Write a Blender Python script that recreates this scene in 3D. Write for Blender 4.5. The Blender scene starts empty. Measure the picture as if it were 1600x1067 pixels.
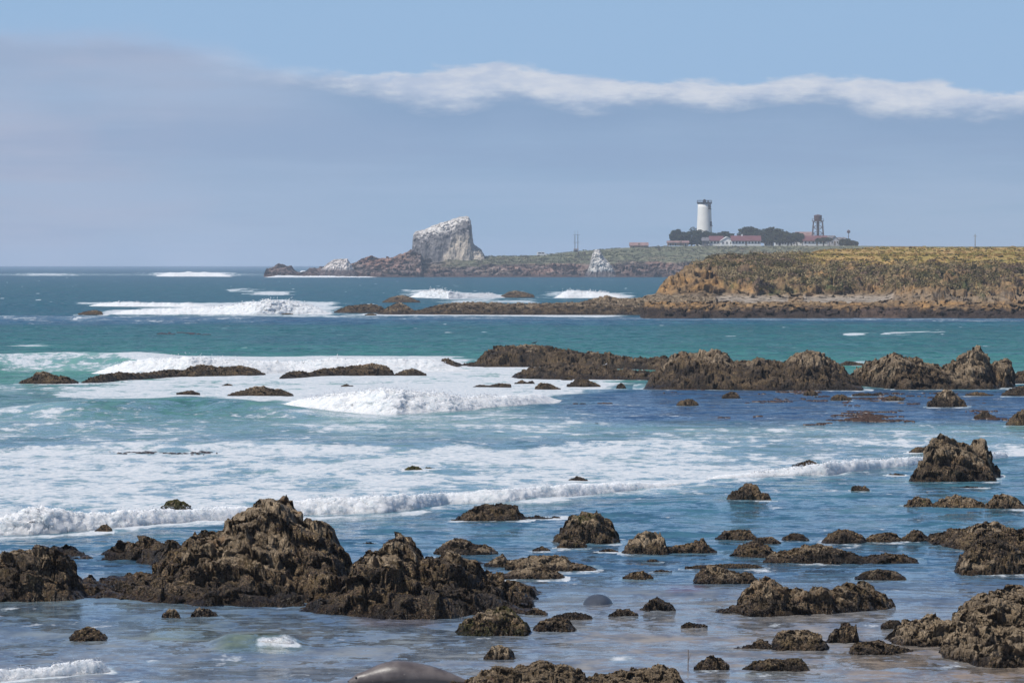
import bpy, math, random
import numpy as np
from math import radians, sin, cos, atan2, sqrt, pi

random.seed(7)
rng = np.random.default_rng(11)
SC = bpy.context.scene
COL = SC.collection

# ------------------------------------------------------------------ camera
F = 7500.0                 # focal length in photo pixels (photo is 1600 wide)
HC = 7.0                   # eye height above the water
TH = math.atan((533.5 - 411.0) / F)
cam = bpy.data.cameras.new('camera')
cam.sensor_width = 36.0
cam.lens = 36.0 * F / 1600.0
cam.clip_start = 1.0
cam.clip_end = 60000.0
camo = bpy.data.objects.new('camera', cam)
COL.objects.link(camo)
camo.location = (0, 0, HC)
camo.rotation_euler = (pi / 2 - TH, 0, 0)
SC.camera = camo

# ------------------------------------------------------------------ light, sky, exposure
SUN_EL, SUN_AZ = radians(57), radians(-124)      # azimuth clockwise from +Y (view direction); negative = left
sd = (cos(SUN_EL) * sin(SUN_AZ), cos(SUN_EL) * cos(SUN_AZ), sin(SUN_EL))
sun = bpy.data.lights.new('sun', 'SUN')
sun.energy = 4.3
sun.angle = radians(0.53)
sun.color = (1.0, 0.955, 0.88)
suno = bpy.data.objects.new('sun', sun)
COL.objects.link(suno)
from mathutils import Vector
suno.rotation_euler = Vector(sd).to_track_quat('Z', 'Y').to_euler()
suno.location = (-50, 40, 60)

world = bpy.data.worlds.new('World')
SC.world = world
world.use_nodes = True
SC.view_settings.view_transform = 'Standard'
SC.view_settings.look = 'None'
SC.view_settings.exposure = 0.0
SC.view_settings.gamma = 1.0
SC.view_settings.use_curve_mapping = False
SC.cycles.use_denoising = True
SC.cycles.max_bounces = 6
SC.cycles.diffuse_bounces = 2
SC.cycles.glossy_bounces = 2
SC.cycles.transparent_max_bounces = 6
SC.cycles.volume_bounces = 1


class NT:
    """small wrapper to write node trees briefly"""
    def __init__(self, tree):
        self.t = tree
        tree.nodes.clear()

    def n(self, typ, **kw):
        nd = self.t.nodes.new(typ)
        ins = kw.pop('ins', {})
        for k, v in kw.items():
            setattr(nd, k, v)
        for k, v in ins.items():
            self.put(nd.inputs[k], v)
        return nd

    def put(self, sock, v):
        if isinstance(v, bpy.types.NodeSocket):
            self.t.links.new(v, sock)
        else:
            if hasattr(sock, 'default_value') and not isinstance(v, (int, float)) and len(v) == 3 and len(sock.default_value) == 4:
                v = (*v, 1.0)
            sock.default_value = v

    def math(self, op, a, b=0.0, c=None, clamp=False):
        nd = self.n('ShaderNodeMath', operation=op, use_clamp=clamp)
        self.put(nd.inputs[0], a)
        self.put(nd.inputs[1], b)
        if c is not None:
            self.put(nd.inputs[2], c)
        return nd.outputs[0]

    def mix(self, fac, a, b, blend='MIX'):
        nd = self.n('ShaderNodeMix', data_type='RGBA', blend_type=blend, clamp_factor=True)
        self.put(nd.inputs[0], fac)
        self.put(nd.inputs[6], a)
        self.put(nd.inputs[7], b)
        return nd.outputs[2]

    def mapr(self, v, a, b, c=0.0, d=1.0, smooth=True):
        nd = self.n('ShaderNodeMapRange', interpolation_type='SMOOTHSTEP' if smooth else 'LINEAR')
        self.put(nd.inputs[0], v)
        for i, x in enumerate((a, b, c, d)):
            self.put(nd.inputs[i + 1], x)
        return nd.outputs[0]

    def noise(self, vec, scale, detail=4.0, rough=0.55, lac=2.0, dist=0.0):
        nd = self.n('ShaderNodeTexNoise')
        if vec is not None:
            self.put(nd.inputs['Vector'], vec)
        nd.inputs['Scale'].default_value = scale
        nd.inputs['Detail'].default_value = detail
        nd.inputs['Roughness'].default_value = rough
        nd.inputs['Lacunarity'].default_value = lac
        nd.inputs['Distortion'].default_value = dist
        return nd.outputs[0]

    def attr(self, name):
        return self.n('ShaderNodeAttribute', attribute_name=name)


w = NT(world.node_tree)
wout = w.n('ShaderNodeOutputWorld')
bg = w.n('ShaderNodeBackground')
bg.inputs['Strength'].default_value = 0.1
w.t.links.new(bg.outputs[0], wout.inputs[0])
sky = w.n('ShaderNodeTexSky', sky_type='NISHITA')
sky.sun_disc = False
sky.sun_elevation = SUN_EL
sky.sun_rotation = SUN_AZ
sky.altitude = 0
sky.air_density = 1.0
sky.dust_density = 0.6
sky.ozone_density = 2.5
tc = w.n('ShaderNodeTexCoord')
sep = w.n('ShaderNodeSeparateXYZ', ins={0: tc.outputs['Generated']})
hx, hy, hz = sep.outputs
hor = w.math('SQRT', w.math('ADD', w.math('MULTIPLY', hx, hx), w.math('MULTIPLY', hy, hy)))
el = w.math('DIVIDE', hz, hor)
az = w.math('ARCTAN2', hx, hy)
cv = w.n('ShaderNodeCombineXYZ', ins={0: w.math('MULTIPLY', az, 22.0), 1: w.math('MULTIPLY', el, 70.0), 2: 0.3})
azn = w.mapr(az, -0.12, 0.12, 0, 1, False)


def curve(tree, val, pts):
    fc = tree.n('ShaderNodeFloatCurve')
    c = fc.mapping.curves[0]
    c.points[0].location = pts[0]
    c.points[1].location = pts[-1]
    for p in pts[1:-1]:
        c.points.new(*p)
    fc.mapping.update()
    tree.put(fc.inputs['Value'], val)
    return fc.outputs[0]


def P(pts):           # photo pixels -> (azimuth 0..1, elevation*10)
    return [(min(1, max(0, ((x - 800) / F + 0.12) / 0.24)), (411 - y) / F * 10) for x, y in pts]


# upper edge of the grey veil, upper edge of the bright tops
veil = curve(w, azn, P([(-100, 60), (90, 62), (240, 70), (330, 95), (430, 118), (560, 136), (700, 160), (760, 150), (800, 142), (860, 154), (930, 163),
                        (1000, 150), (1100, 159), (1190, 154), (1290, 147), (1340, 160), (1420, 170), (1500, 172), (1600, 170), (1700, 170)]))
tops = curve(w, azn, P([(-100, 62), (90, 64), (240, 72), (330, 92), (430, 108), (560, 112), (700, 105), (800, 103), (870, 112), (960, 119), (1080, 121),
                        (1200, 124), (1280, 112), (1340, 118), (1400, 133), (1470, 125), (1540, 136), (1600, 134), (1700, 130)]))
wob = w.math('MULTIPLY', w.math('SUBTRACT', w.noise(cv.outputs[0], 2.6, 9, 0.60), 0.42), 0.009)
wob2 = w.math('MULTIPLY', w.math('SUBTRACT', w.noise(cv.outputs[0], 5.0, 8, 0.6), 0.5), 0.006)
elw = w.math('ADD', el, wob)
elw2 = w.math('ADD', el, wob2)
veil_e = w.math('MULTIPLY', veil, 0.1)
tops_e = w.math('MULTIPLY', tops, 0.1)
dv = w.math('SUBTRACT', veil_e, elw2)
dt = w.math('SUBTRACT', tops_e, elw)
m_veil = w.mapr(dv, -0.0018, 0.0030)
softness = w.mapr(az, -0.07, -0.03, 0.006, 0.0008)
m_top = w.mapr(dt, w.math('MULTIPLY', softness, -1.0), softness)
# colours of the cloud (given before the 0.1 strength)
big = w.noise(cv.outputs[0], 0.9, 5, 0.5)
purple = w.mapr(az, -0.11, 0.0, 1.0, 0.0)
veil_low = (2.95, 4.4, 6.25)
veil_mid = (2.8, 4.05, 5.95)
elf = w.mapr(el, 0.004, 0.026)
vc = w.mix(elf, veil_low, veil_mid)
vc = w.mix(w.math('MULTIPLY', purple, w.mapr(big, 0.35, 0.65, 0.3, 0.9)), vc, (4.05, 4.60, 6.1))
cv2 = w.n('ShaderNodeCombineXYZ', ins={0: w.math('MULTIPLY', az, 9.0), 1: w.math('MULTIPLY', el, 95.0), 2: 4.3})
lay = w.noise(cv2.outputs[0], 1.1, 7, 0.6)
vc = w.mix(w.mapr(lay, 0.46, 0.66, 0.0, 0.5), vc, (3.55, 4.75, 6.6))
vc = w.mix(w.mapr(lay, 0.50, 0.36, 0.0, 0.25), vc, (2.45, 3.45, 5.4))
puff = w.noise(cv.outputs[0], 5.0, 9, 0.62)
tcx = w.mix(w.mapr(puff, 0.3, 0.7, 0.15, 1.0), (4.3, 5.2, 6.9), (6.5, 6.9, 7.7))
tcx = w.mix(w.mapr(az, -0.075, -0.035, 1.0, 0.0), tcx, (4.1, 4.75, 6.4))
skyc = w.mix(1.0, sky.outputs[0], (0.60, 0.72, 0.90), 'MULTIPLY')
lift = w.mapr(el, 0.02, 0.25, 1.0, 0.0)
skyc = w.mix(w.math('MULTIPLY', lift, 0.85), skyc, (3.15, 4.95, 7.6))
und = w.math('MULTIPLY', w.mapr(dv, 0.010, 0.001), w.mapr(az, -0.06, -0.02, 0.0, 0.75))
vc = w.mix(und, vc, (2.35, 3.55, 5.45))
c1 = w.mix(m_top, skyc, tcx)
c2 = w.mix(m_veil, c1, vc)
w.put(bg.inputs['Color'], c2)

# ------------------------------------------------------------------ numbers: projection and noise
CT, ST = cos(TH), sin(TH)


def dist(py):
    v = (533.5 - np.asarray(py, dtype=float)) / F
    return HC * (CT + v * ST) / (ST - v * CT)


def ypix(D, z=0.0):        # photo row of a point at distance D, height z
    t = (z - HC) / np.asarray(D, dtype=float)
    # t = (v CT - ST)/(CT + v ST)  -> v
    v = (ST + t * CT) / (CT - t * ST)
    return 533.5 - v * F


def zat(py, D):
    v = (533.5 - np.asarray(py, dtype=float)) / F
    return HC + D * (v * CT - ST) / (CT + v * ST)


def kx(D, z=0.0):          # world metres per photo pixel at distance D
    v = (533.5 - ypix(D, z)) / F
    return D / (CT + v * ST) / F


def xat(px, D, z=0.0):
    return (np.asarray(px, dtype=float) - 800.0) * kx(D, z)


def _hash(ix, iy, iz, s):
    h = (ix.astype(np.int64) * 73856093) ^ (iy.astype(np.int64) * 19349663) ^ (iz.astype(np.int64) * 83492791) ^ (s * 2654435761)
    h &= 0xffffffff
    h = ((h ^ (h >> 15)) * 2246822519) & 0xffffffff
    h = ((h ^ (h >> 13)) * 3266489917) & 0xffffffff
    return h ^ (h >> 16)


def noise3(x, y, z, s=0):
    """value noise with quintic fade, -1..1"""
    x = np.asarray(x, dtype=float); y = np.asarray(y, dtype=float)
    z = np.zeros_like(x) + z
    fx, fy, fz = np.floor(x), np.floor(y), np.floor(z)
    ux, uy, uz = x - fx, y - fy, z - fz
    ix, iy, iz = fx.astype(np.int64), fy.astype(np.int64), fz.astype(np.int64)
    out = np.zeros_like(x)
    sx = ux * ux * ux * (ux * (ux * 6 - 15) + 10)
    sy = uy * uy * uy * (uy * (uy * 6 - 15) + 10)
    sz = uz * uz * uz * (uz * (uz * 6 - 15) + 10)
    for a in (0, 1):
        wx = sx if a else 1 - sx
        for b in (0, 1):
            wy = sy if b else 1 - sy
            for c in (0, 1):
                wz = sz if c else 1 - sz
                h = _hash(ix + a, iy + b, iz + c, s)
                gx = (h & 1023) / 511.5 - 1
                gy = ((h >> 10) & 1023) / 511.5 - 1
                gz = ((h >> 20) & 1023) / 511.5 - 1
                out += wx * wy * wz * (gx * (ux - a) + gy * (uy - b) + gz * (uz - c))
    return out * 1.6


def fbm(x, y, z=0.0, o=5, r=0.5, s=0, ridged=False):
    t = 0.0
    a = 1.0
    f = 1.0
    tot = 0.0
    for i in range(o):
        n = noise3(x * f, y * f, (z * f if not np.isscalar(z) else z * f), s + i)
        if ridged:
            n = 1 - 2 * np.abs(n)
        t = t + a * n
        tot += a
        a *= r
        f *= 2.03
    return t / tot


def worley(x, y, s=0):
    ix = np.floor(x).astype(np.int64); iy = np.floor(y).astype(np.int64)
    f1 = np.full(x.shape, 9.0); f2 = np.full(x.shape, 9.0); cid = np.zeros(x.shape)
    zz = np.zeros_like(ix)
    for a in (-1, 0, 1):
        for b in (-1, 0, 1):
            h = _hash(ix + a, iy + b, zz, s)
            px_ = ix + a + (h & 1023) / 1023.0
            py_ = iy + b + ((h >> 10) & 1023) / 1023.0
            d = np.hypot(px_ - x, py_ - y)
            near = d < f1
            f2 = np.where(near, f1, np.minimum(f2, d))
            cid = np.where(near, ((h >> 20) & 1023) / 1023.0, cid)
            f1 = np.where(near, d, f1)
    return f1, f2, cid


def facets(x, y, s=0):
    """tilted flat pieces: broken rock blocks, about -1..1"""
    ix = np.floor(x).astype(np.int64); iy = np.floor(y).astype(np.int64)
    f1 = np.full(x.shape, 9.0); v = np.zeros(x.shape)
    zz_ = np.zeros_like(ix)
    for a in (-1, 0, 1):
        for b in (-1, 0, 1):
            h = _hash(ix + a, iy + b, zz_, s)
            h2 = _hash(ix + a, iy + b, zz_ + 5, s)
            dx = x - (ix + a + (h & 1023) / 1023.0)
            dy = y - (iy + b + ((h >> 10) & 1023) / 1023.0)
            d = np.abs(dx) * 0.8 + np.abs(dy) * 0.8 + 0.3 * np.maximum(np.abs(dx), np.abs(dy))
            near = d < f1
            val = dx * ((h2 & 1023) / 511.5 - 1) * 1.5 + dy * (((h2 >> 10) & 1023) / 511.5 - 1) * 1.5 + (((h >> 20) & 1023) / 1023.0 - 0.5) * 0.6
            v = np.where(near, val, v)
            f1 = np.where(near, d, f1)
    return v


def sstep(a, b, x):
    t = np.clip((x - a) / (b - a), 0, 1)
    return t * t * (3 - 2 * t)


# ------------------------------------------------------------------ mesh helpers
def make_mesh(name, V, faces, smooth=True, attrs=None):
    """V (n,3); faces: list of (k,m) int arrays, k corners"""
    me = bpy.data.meshes.new(name)
    V = np.ascontiguousarray(V, dtype=np.float32)
    me.vertices.add(len(V))
    me.vertices.foreach_set('co', V.ravel())
    if isinstance(faces, np.ndarray):
        faces = [faces]
    faces = [np.asarray(f, dtype=np.int32) for f in faces if len(f)]
    loops = np.concatenate([f.ravel() for f in faces])
    sizes = np.concatenate([np.full(len(f), f.shape[1], dtype=np.int32) for f in faces])
    starts = np.concatenate([[0], np.cumsum(sizes)[:-1]]).astype(np.int32)
    me.loops.add(len(loops))
    me.loops.foreach_set('vertex_index', loops)
    me.polygons.add(len(sizes))
    me.polygons.foreach_set('loop_start', starts)
    me.polygons.foreach_set('loop_total', sizes)
    me.update(calc_edges=True)
    me.polygons.foreach_set('use_smooth', np.full(len(sizes), bool(smooth)))
    for k, a in (attrs or {}).items():
        a = np.asarray(a, dtype=np.float32)
        if a.ndim == 1:
            at_ = me.attributes.new(k, 'FLOAT', 'POINT')
            at_.data.foreach_set('value', a)
        else:
            at_ = me.attributes.new(k, 'FLOAT_COLOR', 'POINT')
            if a.shape[1] == 3:
                a = np.concatenate([a, np.ones((len(a), 1), dtype=np.float32)], 1)
            at_.data.foreach_set('color', a.ravel())
    return me


def grid_faces(nr, nc):
    i = np.arange(nr * nc).reshape(nr, nc)
    return np.stack([i[:-1, :-1], i[:-1, 1:], i[1:, 1:], i[1:, :-1]], -1).reshape(-1, 4)


def link(name, me, mat=None, loc=(0, 0, 0), parent=None, **props):
    o = bpy.data.objects.new(name, me)
    COL.objects.link(o)
    o.location = loc
    if mat is not None:
        me.materials.append(mat)
    if parent is not None:
        o.parent = parent
    for k, v in props.items():
        if v:
            o[k] = v
    return o


def empty(name, loc, label, cat, group=None, rz=0.0):
    o = bpy.data.objects.new(name, None)
    COL.objects.link(o)
    o.location = loc
    o.rotation_euler = (0, 0, rz)
    o['label'] = label
    o['category'] = cat
    if group:
        o['group'] = group
    return o


class MB:
    """collects simple solids into one mesh"""
    def __init__(self):
        self.v = []; self.f = []

    def add(self, verts, faces):
        b = len(self.v)
        self.v += [tuple(p) for p in verts]
        self.f += [tuple(b + i for i in f) for f in faces]
        return self

    def box(self, x0, x1, y0, y1, z0, z1):
        return self.add([(x0, y0, z0), (x1, y0, z0), (x1, y1, z0), (x0, y1, z0), (x0, y0, z1), (x1, y0, z1), (x1, y1, z1), (x0, y1, z1)],
                        [(0, 3, 2, 1), (4, 5, 6, 7), (0, 1, 5, 4), (1, 2, 6, 5), (2, 3, 7, 6), (3, 0, 4, 7)])

    def bar(self, p, q, r, r2=None, n=6):
        r2 = r if r2 is None else r2
        p = Vector(p); q = Vector(q)
        d = (q - p).normalized()
        a = d.orthogonal().normalized(); b = d.cross(a)
        vs = []
        for c, rr in ((p, r), (q, r2)):
            for k in range(n):
                t = 2 * pi * k / n
                vs.append(c + (a * cos(t) + b * sin(t)) * rr)
        fs = [(k, (k + 1) % n, n + (k + 1) % n, n + k) for k in range(n)]
        fs += [tuple(range(n - 1, -1, -1)), tuple(range(n, 2 * n))]
        return self.add(vs, fs)

    def lathe(self, prof, cx=0, cy=0, n=28):
        vs = []; fs = []
        for r, z in prof:
            for k in range(n):
                t = 2 * pi * k / n
                vs.append((cx + r * cos(t), cy + r * sin(t), z))
        for j in range(len(prof) - 1):
            for k in range(n):
                fs.append((j * n + k, j * n + (k + 1) % n, (j + 1) * n + (k + 1) % n, (j + 1) * n + k))
        fs.append(tuple(range(n - 1, -1, -1)))
        fs.append(tuple(range((len(prof) - 1) * n, len(prof) * n)))
        return self.add(vs, fs)

    def build(self, name, mat, parent=None, loc=(0, 0, 0), smooth=False, **props):
        me = bpy.data.meshes.new(name)
        me.from_pydata(self.v, [], self.f)
        me.polygons.foreach_set('use_smooth', [smooth] * len(me.polygons))
        me.update()
        return link(name, me, mat, loc, parent, **props)


def material(name):
    m = bpy.data.materials.new(name)
    m.use_nodes = True
    t = NT(m.node_tree)
    out = t.n('ShaderNodeOutputMaterial')
    bs = t.n('ShaderNodeBsdfPrincipled')
    t.t.links.new(bs.outputs[0], out.inputs[0])
    return m, t, bs, out


def simple_mat(name, col, rough=0.7, var=0.25, scale=2.0, spec=0.3):
    m, t, bs, out = material(name)
    g = t.n('ShaderNodeNewGeometry')
    n = t.noise(g.outputs['Position'], scale, 5, 0.6)
    c = t.mix(t.mapr(n, 0.3, 0.7), tuple(x * (1 - var) for x in col), tuple(min(1, x * (1 + var)) for x in col))
    t.put(bs.inputs['Base Color'], c)
    bs.inputs['Roughness'].default_value = rough
    bs.inputs['Specular IOR Level'].default_value = spec
    return m


# ------------------------------------------------------------------ materials
def rock_material():
    m, t, bs, out = material('intertidal_rock')
    g = t.n('ShaderNodeNewGeometry')
    pos = g.outputs['Position']
    a = t.attr('mask')                      # r mussel cover, g green weed, b wet band at the waterline, darker and glossier
    sp = t.n('ShaderNodeSeparateColor', ins={0: a.outputs['Color']})
    mus, grn, wetness = sp.outputs
    n1 = t.noise(pos, 1.3, 8, 0.65)
    n2 = t.noise(pos, 7.0, 6, 0.65)
    tan = t.mix(t.mapr(n1, 0.35, 0.65), (0.190, 0.138, 0.084), (0.47, 0.365, 0.245))
    tan = t.mix(t.mapr(n2, 0.35, 0.7, 0.0, 0.6), tan, (0.20, 0.155, 0.10))
    ochre = t.mapr(t.noise(pos, 0.8, 4, 0.5), 0.58, 0.72, 0, 0.6)
    tan = t.mix(ochre, tan, (0.30, 0.165, 0.075))
    nw = t.n('ShaderNodeTexNoise', ins={'Vector': pos, 'Scale': 2.5, 'Detail': 4.0})
    wp = t.n('ShaderNodeVectorMath', operation='MULTIPLY_ADD', ins={0: nw.outputs['Color'], 1: (0.5, 0.5, 0.5), 2: pos}).outputs[0]
    e1 = t.n('ShaderNodeTexVoronoi', feature='DISTANCE_TO_EDGE', ins={'Vector': wp, 'Scale': 2.6}).outputs['Distance']
    e2 = t.n('ShaderNodeTexVoronoi', feature='DISTANCE_TO_EDGE', ins={'Vector': wp, 'Scale': 8.5}).outputs['Distance']
    crk = t.math('MULTIPLY', t.mapr(e1, 0.0, 0.04, 0.25, 1.0), t.mapr(e2, 0.0, 0.05, 0.65, 1.0))
    gr = t.noise(pos, 34.0, 4, 0.75)
    tan = t.mix(1.0, tan, t.mix(t.mapr(gr, 0.38, 0.62), (0.72, 0.70, 0.68), (1.25, 1.22, 1.18)), 'MULTIPLY')
    tan = t.mix(crk, (0.030, 0.022, 0.016), tan)
    vo = t.n('ShaderNodeTexVoronoi', feature='F1', ins={'Vector': pos, 'Scale': 26.0, 'Randomness': 1.0})
    vr = t.n('ShaderNodeSeparateColor', ins={0: vo.outputs['Color']})
    r1, r2, r3 = vr.outputs
    dark = t.mix(t.math('POWER', r1, 1.8), (0.010, 0.008, 0.008), (0.165, 0.130, 0.090))
    dark = t.mix(t.mapr(t.noise(pos, 3.0, 3), 0.45, 0.7, 0, 0.75), dark, (0.110, 0.085, 0.045))
    pk = t.mapr(t.noise(pos, 1.6, 4, 0.6), 0.42, 0.62, 0.35, 1.0)
    dark = t.mix(t.math('MULTIPLY', t.mapr(r2, 0.87, 0.93), pk), dark, (0.25, 0.20, 0.145))
    dark = t.mix(t.mapr(r3, 0.82, 0.9, 0, 0.6), dark, (0.085, 0.055, 0.050))
    dv_ = t.noise(pos, 0.7, 6, 0.7)
    dark = t.mix(1.0, dark, t.mix(t.mapr(dv_, 0.36, 0.62), (0.50, 0.47, 0.48), (2.1, 1.85, 1.45)), 'MULTIPLY')
    green = t.mix(r1, (0.030, 0.034, 0.010), (0.125, 0.110, 0.026))
    edge = t.math('ADD', mus, t.math('MULTIPLY', t.math('SUBTRACT', n2, 0.5), 0.9))
    mk = t.mapr(edge, 0.45, 0.54)
    c = t.mix(mk, tan, dark)
    ge = t.mapr(t.math('ADD', grn, t.math('MULTIPLY', t.math('SUBTRACT', n2, 0.5), 0.9)), 0.45, 0.62)
    c = t.mix(ge, c, green)
    c = t.mix(wetness, c, t.mix(1.0, c, (0.42, 0.40, 0.40), 'MULTIPLY'))
    t.put(bs.inputs['Base Color'], c)
    t.put(bs.inputs['Roughness'], t.mapr(wetness, 0, 1, 0.85, 0.35, False))
    bs.inputs['Specular IOR Level'].default_value = 0.35
    hgt = t.math('MULTIPLY', t.math('SUBTRACT', 1.0, vo.outputs['Distance']), t.mapr(mk, 0, 1, 0.15, 1.0, False))
    hgt = t.math('ADD', hgt, t.math('MULTIPLY', t.noise(pos, 11.0, 7, 0.75), 1.3))
    hgt = t.math('ADD', hgt, t.math('MULTIPLY', crk, 0.8))
    b = t.n('ShaderNodeBump', ins={'Height': hgt, 'Strength': 1.0, 'Distance': 0.07})
    t.put(bs.inputs['Normal'], b.outputs[0])
    return m


ROCK = rock_material()


def terrain_material(name, scale, bump, bdist):
    m, t, bs, out = material(name)
    g = t.n('ShaderNodeNewGeometry')
    pos = g.outputs['Position']
    a = t.attr('Col')
    n1 = t.noise(pos, scale, 8, 0.7)
    c = t.mix(1.0, a.outputs['Color'], t.mix(t.mapr(n1, 0.25, 0.75), (0.5, 0.5, 0.52), (1.55, 1.5, 1.45)), 'MULTIPLY')
    t.put(bs.inputs['Base Color'], c)
    bs.inputs['Roughness'].default_value = 0.95
    bs.inputs['Specular IOR Level'].default_value = 0.15
    b = t.n('ShaderNodeBump', ins={'Height': t.noise(pos, scale * 1.7, 6, 0.7), 'Strength': bump, 'Distance': bdist})
    t.put(bs.inputs['Normal'], b.outputs[0])
    return m


TERR_NEAR = terrain_material('headland_ground', 1.2, 0.9, 0.35)
TERR_FAR = terrain_material('far_headland_ground', 0.35, 0.9, 1.2)
TERR_STACK = terrain_material('guano_rock', 0.5, 0.9, 0.8)


def water_material():
    m, t, bs, out = material('sea_water')
    g = t.n('ShaderNodeNewGeometry')
    pos = g.outputs['Position']
    a = t.attr('Col')
    fo = t.attr('foam')
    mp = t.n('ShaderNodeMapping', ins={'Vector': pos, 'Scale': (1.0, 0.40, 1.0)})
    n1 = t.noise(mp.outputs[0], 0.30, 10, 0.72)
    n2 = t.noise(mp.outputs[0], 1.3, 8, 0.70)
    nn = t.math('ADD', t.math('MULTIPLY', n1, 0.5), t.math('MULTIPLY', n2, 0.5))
    val = t.math('ADD', fo.outputs['Fac'], t.math('MULTIPLY', t.math('SUBTRACT', nn, 0.5), 4.2))
    mask = t.mapr(val, 0.40, 0.78)
    thin = t.mapr(t.math('ADD', fo.outputs['Fac'], t.math('MULTIPLY', t.math('SUBTRACT', n1, 0.5), 1.2)), 0.05, 0.9, 0.0, 0.5)
    # scattered glints of chop in the water colour
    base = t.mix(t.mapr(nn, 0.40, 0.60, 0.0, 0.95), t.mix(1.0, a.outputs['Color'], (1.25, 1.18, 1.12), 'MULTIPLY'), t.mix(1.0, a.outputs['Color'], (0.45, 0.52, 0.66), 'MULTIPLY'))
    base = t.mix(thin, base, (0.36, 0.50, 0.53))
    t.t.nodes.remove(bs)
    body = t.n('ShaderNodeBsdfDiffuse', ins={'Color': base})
    glo = t.n('ShaderNodeBsdfGlossy', ins={'Color': (0.95, 0.97, 1.0), 'Roughness': 0.10})
    chop = t.attr('chop').outputs['Fac']
    mp2 = t.n('ShaderNodeMapping', ins={'Vector': pos, 'Scale': (0.65, 0.62, 1.0)})

    def ncol(scale, detail, rough):
        nd = t.n('ShaderNodeTexNoise', ins={'Vector': mp2.outputs[0], 'Scale': scale, 'Detail': detail, 'Roughness': rough})
        return t.n('ShaderNodeVectorMath', operation='SUBTRACT', ins={0: nd.outputs['Color'], 1: (0.5, 0.5, 0.5)}).outputs[0]
    s1 = t.n('ShaderNodeVectorMath', operation='MULTIPLY', ins={0: ncol(0.8, 6.0, 0.65), 1: (0.8, 1.7, 0.0)}).outputs[0]
    s2 = t.n('ShaderNodeVectorMath', operation='MULTIPLY', ins={0: ncol(5.0, 4.0, 0.6), 1: (0.45, 0.7, 0.0)}).outputs[0]
    sm = t.n('ShaderNodeVectorMath', operation='ADD', ins={0: s1, 1: s2}).outputs[0]
    sm = t.n('ShaderNodeVectorMath', operation='SCALE', ins={0: sm, 3: t.math('MULTIPLY_ADD', chop, 0.7, 1.0)}).outputs[0]
    sm = t.n('ShaderNodeVectorMath', operation='ADD', ins={0: sm, 1: g.outputs['Normal']}).outputs[0]
    wn = t.n('ShaderNodeVectorMath', operation='NORMALIZE', ins={0: sm}).outputs[0]
    t.put(glo.inputs['Normal'], wn)
    fr = t.n('ShaderNodeFresnel', ins={'IOR': 1.333, 'Normal': wn}).outputs[0]
    fr = t.math('MULTIPLY', fr, t.mapr(chop, 0, 1, 0.80, 0.40, False))
    bs = t.n('ShaderNodeMixShader')
    t.put(bs.inputs[0], fr)
    t.t.links.new(body.outputs[0], bs.inputs[1])
    t.t.links.new(glo.outputs[0], bs.inputs[2])
    f = t.n('ShaderNodeBsdfPrincipled')
    fcol = t.mix(t.mapr(t.noise(mp.outputs[0], 4.0, 6, 0.7), 0.35, 0.65), (0.44, 0.50, 0.54), (0.64, 0.645, 0.65))
    t.put(f.inputs['Base Color'], fcol)
    f.inputs['Roughness'].default_value = 0.9
    f.inputs['Specular IOR Level'].default_value = 0.1
    b2 = t.n('ShaderNodeBump', ins={'Height': t.noise(mp.outputs[0], 5.0, 6, 0.7), 'Strength': 0.6, 'Distance': 0.06})
    t.put(f.inputs['Normal'], b2.outputs[0])
    mx = t.n('ShaderNodeMixShader')
    t.put(mx.inputs[0], mask)
    t.t.links.new(bs.outputs[0], mx.inputs[1])
    t.t.links.new(f.outputs[0], mx.inputs[2])
    t.t.links.new(mx.outputs[0], out.inputs[0])
    return m


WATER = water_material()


def foam_material():
    m, t, bs, out = material('white_water')
    g = t.n('ShaderNodeNewGeometry')
    pos = g.outputs['Position']
    n = t.noise(pos, 2.2, 8, 0.7)
    c = t.mix(t.mapr(n, 0.3, 0.55), (0.44, 0.485, 0.50), (0.60, 0.605, 0.605))
    t.put(bs.inputs['Base Color'], c)
    bs.inputs['Roughness'].default_value = 0.95
    bs.inputs['Specular IOR Level'].default_value = 0.1
    bs.inputs['Subsurface Weight'].default_value = 1.0
    bs.inputs['Subsurface Radius'].default_value = (0.6, 0.65, 0.7)
    bs.inputs['Subsurface Scale'].default_value = 1.0
    b = t.n('ShaderNodeBump', ins={'Height': t.noise(pos, 8.0, 8, 0.75), 'Strength': 0.5, 'Distance': 0.05})
    t.put(bs.inputs['Normal'], b.outputs[0])
    return m


FOAM = foam_material()

# ------------------------------------------------------------------ sea sheet
def pts(px, table):
    xs = [p[0] for p in table]
    return np.interp(px, xs, [p[1] for p in table])


def band(px, py, top, bot, amt, st=4.0, sb=4.0, xa=None, xb=None, sx=40.0):
    yt = pts(px, top) if not np.isscalar(top) else top
    yb = pts(px, bot) if not np.isscalar(bot) else bot
    v = sstep(-st, st, py - yt) * sstep(-sb, sb, yb - py)
    if xa is not None:
        v = v * sstep(xa - sx, xa + sx, px)
    if xb is not None:
        v = v * sstep(-sx, sx, xb - px)
    return v * amt


B1 = [(-400, 846), (-50, 839), (0, 838), (100, 833), (200, 826), (300, 818), (400, 809), (500, 804), (600, 801), (650, 797), (700, 788), (800, 784), (900, 776),
      (1000, 766), (1090, 757), (1130, 746), (1200, 746), (1290, 742), (1380, 732), (1430, 727), (1560, 716), (1600, 712), (1900, 700)]


ALL_ROCKS = []


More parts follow.
